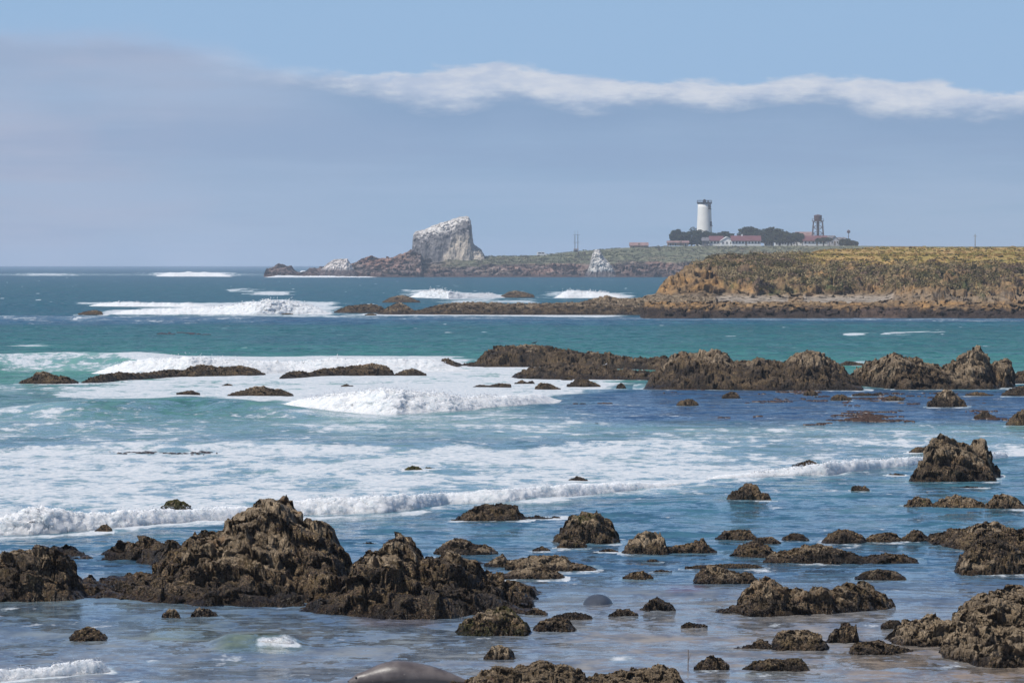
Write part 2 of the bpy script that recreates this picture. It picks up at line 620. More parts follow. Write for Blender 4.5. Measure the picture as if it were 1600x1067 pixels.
def ring_foam(px, py, X, Y):
    """wash round the waterline of every rock"""
    out = np.zeros_like(px)
    for (a, b_, d0, d1, ridges, amt) in ALL_ROCKS:
        k = np.nonzero((px > a - 25) & (px < b_ + 25) & (Y > d0 - 4) & (Y < d1 + 3))[0]
        if len(k) == 0:
            continue
        sh = 0.6 if d0 < 200 else 1.6
        R = np.maximum(ridge_field(px[k], Y[k], ridges), ridge_field(px[k], Y[k] + sh, ridges))
        R = np.maximum(R, ridge_field(px[k] + 5, Y[k] + sh * .5, ridges))
        R = np.maximum(R, ridge_field(px[k] - 5, Y[k] + sh * .5, ridges))
        out[k] = np.maximum(out[k], amt * (R > -0.40))
    return out


def sea_fields(px, py, X, Y):
    n1 = fbm(X / 14, Y / 22, 0.0, 4, 0.55, 31)
    n2 = fbm(X / 3.0, Y / 6.0, 0.0, 3, 0.55, 41)
    sc = np.clip((py - 411) / 200, 0.12, 1.2)
    jy = (n1 * 9 + n2 * 4) * sc
    qx = px + fbm(X / 5, Y / 9, 0.0, 3, 0.5, 51) * 60
    qy = py + jy
    fo = np.zeros_like(px)

    def add(*a, **k):
        nonlocal fo
        fo = np.maximum(fo, band(qx, qy, *a, **k))
    # near surf and the sheet of foam behind it
    yb = pts(px, B1)
    add([(-400, 685), (0, 700), (350, 698), (430, 690), (520, 697), (800, 700), (1000, 690), (1200, 672), (1600, 668)], [(x, y - 2) for x, y in B1], 0.68, 5, 3, None, 1180, 160)
    add([(0, 662), (900, 668), (1100, 664), (1300, 662), (1600, 668)], [(x, y - 2) for x, y in B1], 0.44, 8, 3, 960, None, 120)
    fo = np.maximum(fo, 1.0 * sstep(-34, -8, qy - yb) * sstep(-1, 2.5, yb - py) * sstep(1330, 1000, px))
    fo = np.maximum(fo, 0.9 * sstep(-18, -8, qy - yb) * sstep(-1, 2.5, yb - py))
    add(655, 712, 0.30, 12, 14, None, 1000, 120)
    add(738, 775, 0.62, 6, 8, -200, 1150, 200)
    add(812, 838, 0.0, 2, 6, -100, 400, 60)
    fo = np.maximum(fo, 0.62 * sstep(-2, 0, qy - yb) * sstep(12, 2, qy - yb) * sstep(1400, 1300, px))
    # second line: surf inside the left hand rocks
    add([(0, 600), (100, 600), (250, 592), (420, 584), (600, 583), (740, 577), (900, 586), (1000, 600)],
        [(0, 604), (60, 612), (100, 622), (200, 632), (300, 634), (400, 628), (520, 640), (620, 645), (700, 640), (800, 624), (960, 606), (1150, 602)], 0.80, 3, 5, 70, 980, 50)
    add([(480, 594), (720, 596)], [(480, 640), (620, 648), (720, 640), (800, 628)], 1.0, 4, 4, 430, 790, 50)
    add(570, 600, 0.80, 4, 4, 330, 900, 80)
    add(642, 690, 0.42, 8, 14, -300, 960, 80)
    # swirl at the left
    ang = np.hypot((qx - 60) / 95, (qy - 672) / 30)
    fo = np.maximum(fo, 0.46 * np.exp(-((ang - 0.9) / 0.4) ** 2))
    add(640, 700, 0.34, 10, 10, None, 330, 80)
    add(655, 668, 0.35, 6, 6, None, 700, 80)
    add(598, 618, 0.4, 5, 5, -300, 140, 30)
    # third line: surf outside the left hand rocks
    add([(0, 566), (60, 560), (250, 557), (700, 558), (760, 563)], [(0, 580), (150, 574), (300, 586), (760, 574)], 0.95, 2.5, 3, 170, 745, 30)
    add([(-300, 560), (0, 566), (60, 558), (200, 558)], [(-300, 578), (0, 578), (60, 582), (200, 588)], 0.52, 3, 4, -400, 220, 40)
    # outer rollers
    add([(130, 473), (330, 474)], [(130, 477), (330, 478)], 0.85, 1, 1, 130, 330, 12)
    add([(150, 486), (250, 480), (330, 474), (440, 468), (520, 474)], [(150, 491), (520, 494)], 1.0, 1.5, 1.5, 165, 520, 20)
    add(455, 462, 0.9, 1.5, 1.5, 400, 455, 10)
    add(451, 456, 0.7, 1, 1, 362, 395, 8)
    add(470, 474, 0.8, 1, 1, 490, 525, 10)
    add([(640, 452), (700, 456), (790, 460)], [(640, 462), (700, 468), (790, 467)], 0.92, 1.5, 1.5, 640, 790, 14)
    add([(870, 456), (960, 458)], [(870, 466), (960, 466)], 0.9, 1.5, 1.5, 862, 985, 18)
    add(468, 474, 0.6, 1, 1, 700, 840, 18)
    add(490.0, 494.0, 0.9, 1.5, 1.5, 550, 960, 40)
    add(494, 502, 0.33, 3, 3, 520, 1600, 60)
    add(492, 505, 0.34, 3, 4, None, 420, 60)
    add(427.5, 431.0, 0.36, 1, 1, -300, 420, 40)
    add(427.0, 431.0, 0.7, .8, .8, 30, 120, 20)
    add(426.0, 431.5, 0.95, 0.8, 0.8, 240, 365, 14)
    add(430.5, 433.0, 0.8, 0.8, 0.8, 410, 600, 20)
    add(498, 500, 0.4, 1, 1, 1440, 1480, 10)
    add(521.5, 525.5, 0.8, 1, 1, 1318, 1358, 8)
    add([(1380, 521), (1470, 515)], [(1380, 524), (1470, 520)], 0.9, 1, 1, 1385, 1468, 8)
    add(564, 574, 0.6, 2, 2, 1325, 1365, 12)
    add(576, 600, 0.5, 3, 3, 1555, 1640, 12)
    add(538, 542, 0.7, 1, 1, 30, 80, 8)
    add(630, 638, 0.22, 3, 3, 900, 1600, 60)
    # surf behind the long central reef gap, and ripples close in
    add(1005, 1012, 0.75, 3, 3, 395, 462, 10)
    add([(-50, 1055), (185, 1036)], [(-50, 1070), (185, 1048)], 0.9, 3, 3, -300, 182, 8)
    add(1025, 1032, 0.5, 2, 2, 215, 250, 8)
    add(1026, 1033, 0.45, 2, 2, 965, 1010, 10)
    add(1050, 1058, 0.35, 2, 2, 1150, 1270, 20)
    add(792, 806, 0.28, 5, 5, 1330, 1400, 20)
    add(756, 778, 0.24, 6, 8, 980, 1400, 80)
    add(826, 850, 0.26, 6, 8, -300, 330, 60)
    add(806, 835, 0.2, 6, 8, 540, 760, 60)
    # sparse whitecaps over the open water
    wc = fbm(X / 3.6, Y / 16.0, 0.0, 3, 0.6, 77)
    cap = sstep(0.42, 0.56, wc) * sstep(560, 540, py) * sstep(411, 440, py)
    fo = np.maximum(fo, cap * 0.85)
    fo = np.maximum(fo, 0.10 * sstep(560, 640, py))

    fo = fo - np.where(fo > 0.2, 1, 0) * 0.45 * np.clip(fbm(X / 9, Y / 16, 0.0, 5, 0.62, 88), -0.1, 0.6)
    fo = fo + ring_foam(px, py, X, Y) * (0.6 + n2)
    fo = np.clip(fo, 0, 1)

    # ---- colour of the water body (linear)
    def C(*c):
        return np.array(c)
    key = [(413, C(.030, .125, .215)), (425, C(.014, .085, .130)), (450, C(.012, .092, .118)), (490, C(.012, .090, .122)), (510, C(.018, .110, .125)),
           (545, C(.024, .138, .132)), (575, C(.045, .20, .165)), (610, C(.070, .185, .175)), (660, C(.105, .215, .215)), (700, C(.085, .175, .205)),
           (760, C(.050, .150, .195)), (830, C(.045, .130, .180)), (880, C(.042, .105, .165)), (940, C(.105, .17, .235)), (1000, C(.180, .215, .24)), (1067, C(.20, .215, .23)), (1400, C(.22, .19, .15))]
    ky = [k[0] for k in key]
    col = np.stack([np.interp(qy, ky, [k[1][i] for k in key]) for i in range(3)], -1)

    def tint(m, c):
        nonlocal col
        m = np.clip(m, 0, 1)[..., None]
        col = col * (1 - m) + np.array(c) * m
    bigp = fbm(X / 30, Y / 60, 0.0, 3, 0.5, 91)
    tint(sstep(0.1, 0.6, bigp) * 0.35 * sstep(700, 500, py), (.010, .055, .115))
    # deep blue strip in front of the right hand reef
    tint(band(qx, qy, 604, 662, 0.85, 8, 10, 860, None, 120), (.028, .070, .165))
    tint(band(qx, qy, 494, 506, 0.7, 4, 5, None, None), (.030, .085, .175))
    # green faces of swells
    tint(band(qx, qy, 560, 596, 0.8, 6, 6, None, 250, 80), (.07, .225, .185))
    tint(band(qx, qy, 632, 656, 0.85, 6, 6, 60, 420, 70), (.055, .175, .150))
    tint(band(qx, qy, 996, 1018, 0.65, 5, 5, 335, 460, 24), (.12, .17, .085))
    tint(band(qx, qy, 978, 996, 0.5, 5, 5, 240, 330, 24), (.12, .16, .11))
    # turbid sand close to shore
    tint(band(qx, qy, 925, 1090, 0.85, 30, 60, 860, None, 240) * sstep(-0.6, 0.2, n1), (.25, .23, .205))
    tint(band(qx, qy, 1015, 1100, 0.95, 12, 60, 1330, None, 90), (.24, .19, .14))
    tint(band(qx, qy, 940, 1000, 0.6, 12, 20, -200, 420, 160) * sstep(-0.3, 0.5, n2), (.15, .175, .13))
    tint(band(qx, qy, 955, 972, 0.45, 3, 4, 560, 680, 22), (.15, .095, .09))
    tint(band(qx, qy, 915, 926, 0.8, 2, 3, 1030, 1085, 10), (.11, .075, .11))
    return fo, col


def build_sea():
    cols = np.concatenate([-800 - np.geomspace(12000, 60, 40), np.arange(-860, -60, 9.0), np.arange(-60, 1660, 1.7), np.arange(1660, 2460, 9.0), 2460 + np.geomspace(60, 12000, 40)])
    rows = np.concatenate([[416.0, 416.25], np.arange(416.5, 450, 0.4), np.arange(450, 560, 0.7), np.arange(560, 1090, 1.0), np.arange(1090, 1400, 6.0), np.geomspace(1400, 4200, 24)])
    rows = rows[::-1]
    PX, PY = np.meshgrid(cols, rows)
    D = dist(PY)
    X = xat(PX, D)
    px, py, x, y = PX.ravel(), PY.ravel(), X.ravel(), D.ravel()
    fo, col = sea_fields(px, py, x, y)
    z = np.zeros_like(x)
    dr = y * y / (HC * F) * np.where(py < 450, 0.4, np.where(py < 560, 0.7, 1.0))        # row spacing in metres
    calm = sstep(60, 200, y) * 0.45 + 0.55
    for i, (lam, amp, an) in enumerate([(60, .30, .35), (24, .18, .4), (9, .11, .45), (4.2, .075, .5), (2.1, .050, .6), (1.1, .032, .7), (0.62, .018, .8)]):
        wgt = sstep(lam / 1.6, lam / 4.5, dr)
        k = wgt > 0.001
        if k.any():
            z[k] += wgt[k] * amp * fbm(x[k] / lam * an, y[k] / lam, 0.0, 2, 0.5, 200 + 7 * i) * calm[k] * (0.25 if lam > 20 else 1.0) ** (1 - sstep(150, 400, y[k]))
    # swells: crest row (flat-map row), height in metres, half-widths in metres front / back, span in px
    n = fbm(x / 6, y / 30, 0.0, 3, 0.5, 61)
    for crest, hm, wf, wb, xa, xb, sx in [
        ([(-100, 648), (100, 645), (300, 641), (450, 646), (900, 655)], 0.62, 5.0, 9, 40, 480, 110),
        ([(-300, 574), (400, 574)], 0.9, 8, 12, -400, 330, 120),
        ([(-300, 672), (200, 668)], 0.3, 4, 6, -400, 200, 60),
        ([(300, 1006), (480, 1003)], 0.15, 0.9, 1.4, 340, 462, 22),
        ([(240, 986), (330, 984)], 0.06, 0.8, 1.4, 240, 330, 22),
        ([(0, 700), (1700, 690)], 0.16, 4, 5, -300, 1700, 60),
        ([(900, 804), (1700, 770)], 0.10, 2.5, 3.5, 960, 1600, 120),
        ([(0, 500), (1700, 508)], 0.3, 14, 20, -300, 1700, 60),
    ]:
        yc = dist(pts(px, crest)) + n * wf * 0.8
        s = y - yc
        prof = np.where(s < 0, np.exp(-(s / wf) ** 2), np.exp(-(s / wb) ** 2))
        z += hm * prof * sstep(xa - sx, xa + sx, px) * sstep(-sx, sx, xb - px)
    z += fo * 0.05 * (fbm(x / 1.3, y / 1.3, 0.0, 3, 0.55, 300)) * sstep(3, 0.5, dr)
    z *= sstep(10400, 8000, y)
    V = np.stack([x, y, z], -1)
    me = make_mesh('sea', V, grid_faces(len(rows), len(cols)), True, {'foam': fo, 'Col': col, 'chop': sstep(150, 340, y)})
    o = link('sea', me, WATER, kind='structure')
    return o



# beach under the viewer and the sandy bottom off it
def build_beach():
    xs = np.linspace(-220, 220, 180)
    ys = np.concatenate([np.linspace(-60, 70, 60), np.linspace(71, 130, 50)])
    X, Y = np.meshgrid(xs, ys)
    Z = np.interp(Y, [-60, 0, 60, 72, 90, 130], [6.5, 5.0, 1.0, 0.05, -0.6, -1.8]) + fbm(X / 9, Y / 9, 0.0, 4, 0.5, 5) * 0.08
    Z += sstep(5, 14, X) * sstep(86, 74, Y) * 0.10
    V = np.stack([X.ravel(), Y.ravel(), Z.ravel()], -1)
    me = make_mesh('beach', V, grid_faces(len(ys), len(xs)))
    link('beach', me, simple_mat('wet_sand', (0.26, 0.2, 0.14), 0.5, 0.2, 1.5), kind='structure')


build_beach()
# ------------------------------------------------------------------ rocks
def ridge_field(px, D, ridges, blend=0.0):
    H = np.full(px.shape, -0.45)
    for (yf, table, tf, tb) in ridges:
        table = sorted(table)
        yfv = yf if np.isscalar(yf) else pts(px, yf)
        Dr = dist(yfv) + tf
        top = pts(px, table)
        h = zat(top, Dr)
        a, b = table[0][0], table[-1][0]
        e = max(4.0, 0.05 * (b - a))
        out = np.maximum(a - px, px - b)
        h = h + 0.0
        h = np.where(out > 0, h - (np.maximum(h, 0) + 0.45) * np.clip(out / e, 0, 1) ** 0.7, h)
        t = np.where(D < Dr, (Dr - D) / tf / 0.93, (D - Dr) / tb)
        s = np.clip(1 - np.clip(t, 0, 1) ** 2.3, 0, 1) ** 0.75
        Hr = (h + 0.45) * s - 0.45
        H = np.maximum(H, Hr)
    return H


def rock(name, label, cat, ridges, group=None, mus=0.62, grn=0.0, wetness=0.0, rough=1.0, step=1.35, mat=None, tanlow=0.0, fade=None):
    a = min(r[1][0][0] for r in ridges); b = max(r[1][-1][0] for r in ridges)
    d0 = 1e9; d1 = 0
    hmax = 0.05
    for (yf, table, tf, tb) in ridges:
        ys = [yf] if np.isscalar(yf) else [q[1] for q in yf]
        D = dist(max(ys)); d0 = min(d0, D - 0.25 * tf)
        D2 = dist(min(ys)) + tf + tb * 1.1; d1 = max(d1, D2)
        hmax = max(hmax, max(float(zat(p[1], dist(pts(p[0], yf) if not np.isscalar(yf) else yf) + tf)) for p in table))
    Dm = 0.5 * (d0 + d1)
    ALL_ROCKS.append((a, b, d0, d1, ridges, 0.62 if 150 < d0 < 500 else (0.45 if 105 < d0 < 150 else (0.12 if d0 < 105 else 0.5))))
    pad = max(5, 0.06 * (b - a))
    dx = step * Dm / F
    nc = int((b - a + 2 * pad) / step) + 2
    nr = int(np.clip((d1 - d0) / (dx * 1.5), 14, 420))
    cpx = np.linspace(a - pad, b + pad, nc)
    rD = np.linspace(d0, d1, nr)
    PX, DD = np.meshgrid(cpx, rD)
    px, D = PX.ravel(), DD.ravel()
    X = xat(px, D)
    L = float(np.clip(hmax, 0.10, 2.5))
    lam = 0.75 * L ** 0.65 + 0.15
    seed = (len(label) * 131 + int(a) * 7 + int(b)) % 9973
    # warp the plan outline
    wp = fbm(X / lam, D / lam, 0.0, 3, 0.55, seed) * 0.16 * lam
    wd = fbm(X / lam + 9.1, D / lam, 3.0, 3, 0.55, seed + 5) * 0.55 * min(lam, 1.6)
    H = ridge_field(px + wp / (Dm / F), D + wd, ridges)
    above = sstep(-0.3, 0.25 * L, H)
    rd = fbm(X / lam, D / lam, 0.0, 5, 0.55, seed + 20, ridged=True)
    f1, f2, cid = worley(X / (0.55 * lam) + rd * 0.25, D / (0.9 * lam), seed)
    crack = sstep(0.0, 0.22, f2 - f1)
    far_ = 1.0 + 0.15 * sstep(150, 300, D)
    rd2 = fbm(X / (0.35 * lam), D / (0.6 * lam), 0.0, 4, 0.6, seed + 25, ridged=True)
    H = H + above * L * rough * far_ * (0.08 * rd + 0.03 * rd2 - 0.035 + (crack - 1) * 0.05 + (cid - 0.5) * 0.08) - above * 0.05 * L * rough
    # tilted bedding: broken ledges
    stp = 0.28 * lam
    qd = (H + 0.42 * X + 0.12 * D + rd * 0.15 * lam) / stp
    fr = qd - np.floor(qd)
    H = H + above * stp * 0.55 * (sstep(0.55, 0.98, fr) - fr) * sstep(0.15, 0.5, hmax)
    # horizontal and fine displacement gives overhangs and broken faces
    sc = 0.42 * lam
    zq = H / (sc * 0.8)
    ax = fbm(X / sc, D / sc, zq, 4, 0.6, seed + 40)
    ay = fbm(X / sc + 31.7, D / sc, zq, 4, 0.6, seed + 50)
    a3 = fbm(X / sc, D / sc + 17.3, zq, 4, 0.6, seed + 60)
    am = 0.085 * lam * rough * above * far_ ** 0.6
    X = X + ax * am * 1.6
    Y = D + ay * am * 2.4
    Z = H + a3 * am * 1.2
    # broken blocks, measured up the face so that steep sides break up too
    hv = Z * 1.0 + D * 0.45 + 0.25 * X
    fa = facets((X - 0.35 * Z + 0.2 * ax) / (0.55 * lam), (hv + 0.2 * a3) / (0.42 * lam), seed + 31)
    fb = facets((X + 0.25 * Z) / (0.22 * lam) + ax * .3, hv / (0.16 * lam), seed + 32)
    fc2 = facets(X / (0.10 * lam), hv / (0.075 * lam), seed + 33)
    fq = above * lam * rough * (0.15 * fa + 0.065 * fb + 0.025 * fc2)
    Y = Y - fq * 1.3
    Z = Z + fq * 0.22 * sstep(0.0, 0.3, Z)
    fs = 0.055 * (Dm / 100.0) ** 0.5
    w1, _, wc = worley(X / fs, (Y + Z) / fs, seed + 3)
    Z = Z + above * (0.5 - w1) * fs * 0.75
    Y = Y - above * (0.5 - w1) * fs * 0.9
    Zb = H
    # cover: mussels and weed low down and in patches, bare rock on the tops
    rel = np.clip(Zb / max(hmax, 0.05), 0, 1.2)
    pn = fbm(X / (1.3 * lam), Y / (1.3 * lam), Z / (1.0 * lam), 4, 0.55, seed + 70)
    m = mus + 0.0 + 0.66 * pn - (rel - 0.42) * 0.75 * (1 if hmax > 0.45 else 0.35) + tanlow * (rel - 0.4)
    m = np.where(Z < 0.05 + 0.03 * L, np.maximum(m, 0.62), m)
    g = grn * 1.35 + 0.08 + 0.5 * fbm(X / lam + 5, Y / lam, Z / lam, 3, 0.5, seed + 80) - 0.1
    mask = np.stack([np.clip(m, 0, 1), np.clip(g, 0, 1), sstep(0.10 + 0.16 * L, 0.02, Z + 0.06 * pn)], -1)
    f = grid_faces(nr, nc)
    keep = (Z[f] > -0.30).any(1)
    f = f[keep]
    used = np.zeros(len(X), bool); used[f.ravel()] = True
    idx = np.cumsum(used) - 1
    f = idx[f]
    loc = (float(X[used].mean()), float(Y[used].min() * 0.5 + Y[used].max() * 0.5), 0.0)
    V = np.stack([X - loc[0], Y - loc[1], Z], -1)[used]
    me = make_mesh(name, V, f, True, {'mask': mask[used]})
    return link(name, me, mat or ROCK, loc, label=label, category=cat, group=group)


def R(label, yf, table, tf=None, tb=None, **k):
    """small single rock"""
    W = (table[-1][0] - table[0][0]) * dist(yf) / F
    tf = tf or max(0.25, 0.38 * W)
    tb = tb or max(0.3, 0.45 * W)
    k.setdefault('group', 'rocks scattered in the shallows')
    return rock('rock', label, 'rock', [(yf, table, tf, tb)], **k)


# --- the big reef at the lower left
rock('rock_reef', 'large craggy brown rock mass with a tall pointed peak, filling the lower left foreground', 'rocks', [
    (942, [(-70, 880), (-30, 876), (0, 870), (18, 858), (42, 850), (75, 853), (98, 868), (115, 890), (128, 912), (134, 935)], 2.2, 3.0),
    (905, [(-60, 876), (0, 874), (10, 872)], 2.0, 2.0),
    (874, [(72, 856), (90, 850), (112, 850), (135, 856), (152, 868)], 1.6, 2.0),
    ([(150, 880), (200, 876), (260, 890), (300, 905)], [(148, 868), (175, 852), (205, 843), (222, 838), (250, 842), (285, 845), (300, 835)], 2.0, 2.5),
    ([(110, 940), (250, 943), (540, 945)], [(110, 905), (150, 903), (200, 897), (235, 888), (260, 870), (285, 850), (300, 832), (325, 824), (345, 824), (362, 803),
            (392, 785), (412, 773), (430, 768), (443, 772), (455, 788), (466, 806), (480, 811), (500, 812), (513, 820), (527, 846), (538, 868), (548, 884)], 5.0, 3.5),
    ([(130, 940), (250, 948), (400, 946), (540, 942)], [(120, 912), (180, 915), (240, 905), (300, 902), (360, 892), (400, 880), (450, 884), (500, 868), (530, 880), (560, 905)], 2.6, 3.0),
    ([(200, 942), (330, 950), (470, 948)], [(190, 930), (250, 925), (300, 928), (340, 920), (400, 925), (470, 930)], 1.0, 2.0),
    ([(455, 958), (560, 962), (780, 960), (858, 944)], [(455, 952), (490, 935), (540, 915), (548, 884), (562, 866), (592, 852), (606, 840), (622, 836), (642, 848), (652, 862), (662, 869), (690, 864), (712, 866),
            (738, 880), (752, 898), (775, 903), (800, 905), (828, 915), (848, 930), (860, 942)], 3.4, 4.0),
    ([(480, 960), (620, 966), (780, 960)], [(470, 950), (520, 930), (570, 922), (620, 915), (680, 912), (740, 915), (790, 925), (830, 938)], 1.6, 2.5),
    ([(655, 880), (760, 885)], [(650, 876), (672, 872), (690, 867), (715, 866), (740, 872), (760, 880)], 1.0, 1.4),
], mus=0.60, rough=1.15)

rock('rock', 'low tan-topped rock behind the right end of the large foreground rock mass', 'rock', [
    (868, [(678, 862), (694, 848), (708, 841), (722, 842), (745, 850), (765, 853), (778, 862)], 1.0, 1.6)], group='rocks scattered in the shallows', mus=0.45, tanlow=0.3)
rock('rock', 'flat tan and brown rock slab right of the large foreground rock mass', 'rock', [
    (888, [(757, 884), (772, 870), (786, 867), (800, 878)], 0.6, 0.8),
    ([(790, 893), (930, 893)], [(790, 878), (815, 872), (835, 867), (862, 868), (884, 869), (892, 879), (910, 881), (932, 888)], 0.9, 1.4),
    (905, [(782, 898), (810, 888), (845, 885), (870, 892), (882, 900)], 0.6, 1.0)], group='rocks scattered in the shallows', mus=0.40)
rock('rock', 'dark rock with flat slanting top and a low tail', 'rock', [
    (815, [(700, 814), (720, 806), (735, 795), (752, 786), (782, 787), (808, 790), (811, 800), (826, 812)], 1.2, 1.6),
    (811, [(820, 808), (840, 805), (870, 807), (892, 808)], 0.5, 0.7)], group='rocks scattered in the shallows', mus=0.85)
rock('rock', 'rounded olive-brown boulder with a knob on top, centre right of the surf edge', 'rock', [
    (850, [(863, 846), (876, 830), (892, 805), (903, 800), (920, 801), (934, 794), (948, 804), (962, 824), (969, 842)], 1.0, 1.4),
    (857, [(870, 852), (884, 842), (900, 840), (916, 850)], 0.4, 0.6)], group='rocks scattered in the shallows', mus=0.78, grn=0.25)
R('squat brown boulder with a tan right face, right of the knobbed boulder', 867, [(972, 863), (984, 842), (1000, 830), (1012, 830), (1032, 832), (1039, 846), (1042, 862)], 0.8, 1.0, mus=0.5)
R('low flat rock with a small knob at its right end', 864, [(1040, 854), (1075, 851), (1088, 843), (1099, 840), (1108, 854), (1122, 862)], 0.6, 0.8, mus=0.7)
R('tiny dark rock just left of the olive-brown boulder foot', 860, [(832, 858), (845, 853), (860, 858)], mus=0.9)
R('thin dark rock sliver below the olive-brown boulder', 862, [(936, 860), (950, 857), (967, 860)], mus=0.9)
R('tiny rock below the squat tan-faced boulder', 878, [(1011, 876), (1020, 872), (1030, 877)], mus=0.8)
R('small flat dark rock in blue water below the low knobbed rock', 894, [(1020, 892), (1034, 889), (1052, 893)], mus=0.8)
R('small low brown rock centre, left of the small flat dark rock', 904, [(974, 901), (988, 893), (1005, 892), (1021, 901)], mus=0.8)
R('green mossy wedge-shaped rock in front of the large foreground rock mass', 993, [(714, 985), (726, 972), (745, 960), (765, 950), (792, 947), (808, 955), (822, 968), (829, 984)], 1.0, 1.2, mus=0.68, grn=0.42)
R('dark rounded rock just right of the green mossy wedge', 987, [(834, 982), (846, 970), (866, 963), (886, 967), (900, 982)], 0.6, 0.8, mus=0.85)
R('flat thin rock above the dark rounded rock right of the mossy wedge', 966, [(864, 963), (885, 957), (910, 958), (925, 963)], mus=0.8)
R('small brown rock at the right tip of the large foreground rock mass', 959, [(820, 956), (835, 949), (856, 956)], mus=0.7)
R('small flat brown rock right of the swimming seal', 962, [(950, 959), (965, 952), (982, 951), (996, 959)], mus=0.75)
R('dome-shaped brown rock two seal lengths right of the swimming seal', 955, [(999, 952), (1012, 940), (1026, 932), (1040, 938), (1056, 951)], mus=0.7)
R('thin dark rock low in the wet sand below the dome-shaped brown rock', 979, [(1064, 977), (1080, 972), (1106, 977)], mus=0.8)
R('small loaf-shaped tan rock between the resting seal and the mossy wedge', 1031, [(754, 1028), (764, 1012), (780, 1006), (796, 1011), (808, 1028)], mus=0.55)
rock('rock_reef', 'pebbly brown rock ledge cut off by the bottom edge, right of the resting seal', 'rocks', [
    (1100, [(700, 1066), (735, 1062), (755, 1048), (775, 1040), (815, 1038), (850, 1033), (878, 1036), (905, 1048), (920, 1062)], 1.6, 1.6),
    (1105, [(900, 1060), (935, 1052), (960, 1046), (1000, 1043), (1040, 1042), (1056, 1048), (1068, 1062), (1080, 1075)], 1.6, 1.6)], mus=0.5)
R('small pyramid rock above the ledge at the bottom, left of the flat green-topped rock', 1047, [(1086, 1043), (1098, 1030), (1112, 1020), (1128, 1026), (1139, 1042)], mus=0.6, grn=0.15)
R('flat dark rock with a green-weeded top near the bottom right centre', 1050, [(1158, 1047), (1178, 1033), (1200, 1030), (1250, 1030), (1262, 1042), (1267, 1048)], 0.7, 0.9, mus=0.8, grn=0.3)
rock('rock', 'round dark rock with speckled top and a low tail reaching left, lower right', 'rock', [
    (1019, [(1207, 1014), (1213, 992), (1222, 985), (1262, 983), (1282, 992), (1297, 1012)], 0.8, 1.0),
    (1016, [(1142, 1014), (1165, 1010), (1188, 998), (1200, 1003), (1212, 1010)], 0.5, 0.6)], group='rocks scattered in the shallows', mus=0.72)
R('jagged two-pointed rock between the round dark rock and the big shore boulders', 1005, [(1289, 1001), (1300, 985), (1312, 974), (1322, 966), (1330, 978), (1338, 972), (1342, 1000)], 0.5, 0.6, mus=0.65)
R('low dark weedy rock patch at the foot of the big tan shore boulders', 1027, [(1328, 1018), (1336, 1004), (1370, 1001), (1400, 1008), (1430, 1018)], 0.8, 1.2, mus=0.85, grn=0.2)
rock('rock', 'long two-humped rock, dark left hump and smooth tan right hump, lower right', 'rock', [
    (962, [(1108, 958), (1128, 948), (1155, 944), (1162, 925), (1172, 910), (1190, 898), (1204, 900), (1222, 913), (1236, 924), (1252, 935)], 1.3, 1.4),
    (961, [(1228, 922), (1250, 918), (1268, 920), (1280, 912), (1292, 915), (1302, 930), (1310, 950)], 1.2, 1.4),
    ([(1290, 960), (1350, 955), (1405, 951)], [(1285, 935), (1298, 918), (1320, 911), (1352, 911), (1374, 920), (1392, 934), (1405, 949)], 1.3, 1.4)],
    group='rocks scattered in the shallows', mus=0.46)
rock('rock', 'brown hump-backed rock with a bare tan patch, above the long two-humped rock', 'rock', [
    (912, [(1084, 908), (1095, 888), (1110, 882), (1132, 886), (1150, 893), (1172, 895), (1184, 905)], 0.9, 1.2)], group='rocks scattered in the shallows', mus=0.6)
R('flat low olive rock just behind the hump-backed rock', 889, [(1070, 886), (1100, 882), (1150, 881), (1176, 882), (1194, 887)], 0.5, 0.7, mus=0.7, grn=0.25)
R('long low whaleback rock tapering to the right, centre right', 881, [(1192, 877), (1206, 864), (1235, 859), (1256, 853), (1278, 849), (1300, 853), (1325, 862), (1350, 868), (1372, 866), (1398, 864), (1420, 870), (1434, 874)], 1.2, 1.6, mus=0.66, grn=0.15)
R('flat speckled tan rock below the tapering end of the whaleback rock', 905, [(1336, 902), (1352, 893), (1372, 889), (1400, 892), (1416, 902)], 0.6, 0.8, mus=0.55, grn=0.2)
R('low dark rock just above the left end of the whaleback rock', 870, [(1140, 866), (1158, 851), (1178, 846), (1198, 850), (1212, 862)], 0.7, 0.9, mus=0.72)
R('dark brown rock upper one of the cluster left of the whaleback rock', 845, [(1118, 841), (1130, 830), (1150, 826), (1170, 828), (1184, 841)], 0.7, 0.9, mus=0.7, grn=0.1)
R('flat rock bridging two dark rocks above the whaleback rock', 851, [(1164, 848), (1185, 840), (1205, 838), (1220, 847)], 0.4, 0.6, mus=0.75)
R('small smooth rock right of the cluster above the whaleback rock', 845, [(1221, 842), (1235, 833), (1250, 833), (1265, 842)], 0.5, 0.6, mus=0.8)
R('rounded dark hump, left end of the rock row behind the whaleback', 850, [(1284, 846), (1296, 832), (1312, 825), (1332, 829), (1345, 836), (1353, 847)], 0.8, 1.0, mus=0.74, grn=0.1)
R('low flat middle rock of the rock row behind the whaleback', 848, [(1350, 844), (1365, 834), (1385, 831), (1400, 834), (1410, 844)], 0.6, 0.8, mus=0.8)
R('small pointed rock at the right end of the row behind the whaleback', 848, [(1404, 843), (1418, 832), (1430, 825), (1440, 828), (1452, 842)], 0.6, 0.8, mus=0.6, grn=0.15)
rock('rock_reef', 'broad dark weedy rock bank at the right edge, behind the bare-footed boulder', 'rocks', [
    ([(1443, 852), (1520, 862), (1640, 864)], [(1440, 846), (1455, 834), (1478, 831), (1492, 827), (1515, 824), (1535, 816), (1555, 814), (1575, 822), (1592, 826), (1612, 820), (1645, 826), (1700, 850)], 2.2, 2.4)], mus=0.72, grn=0.05)
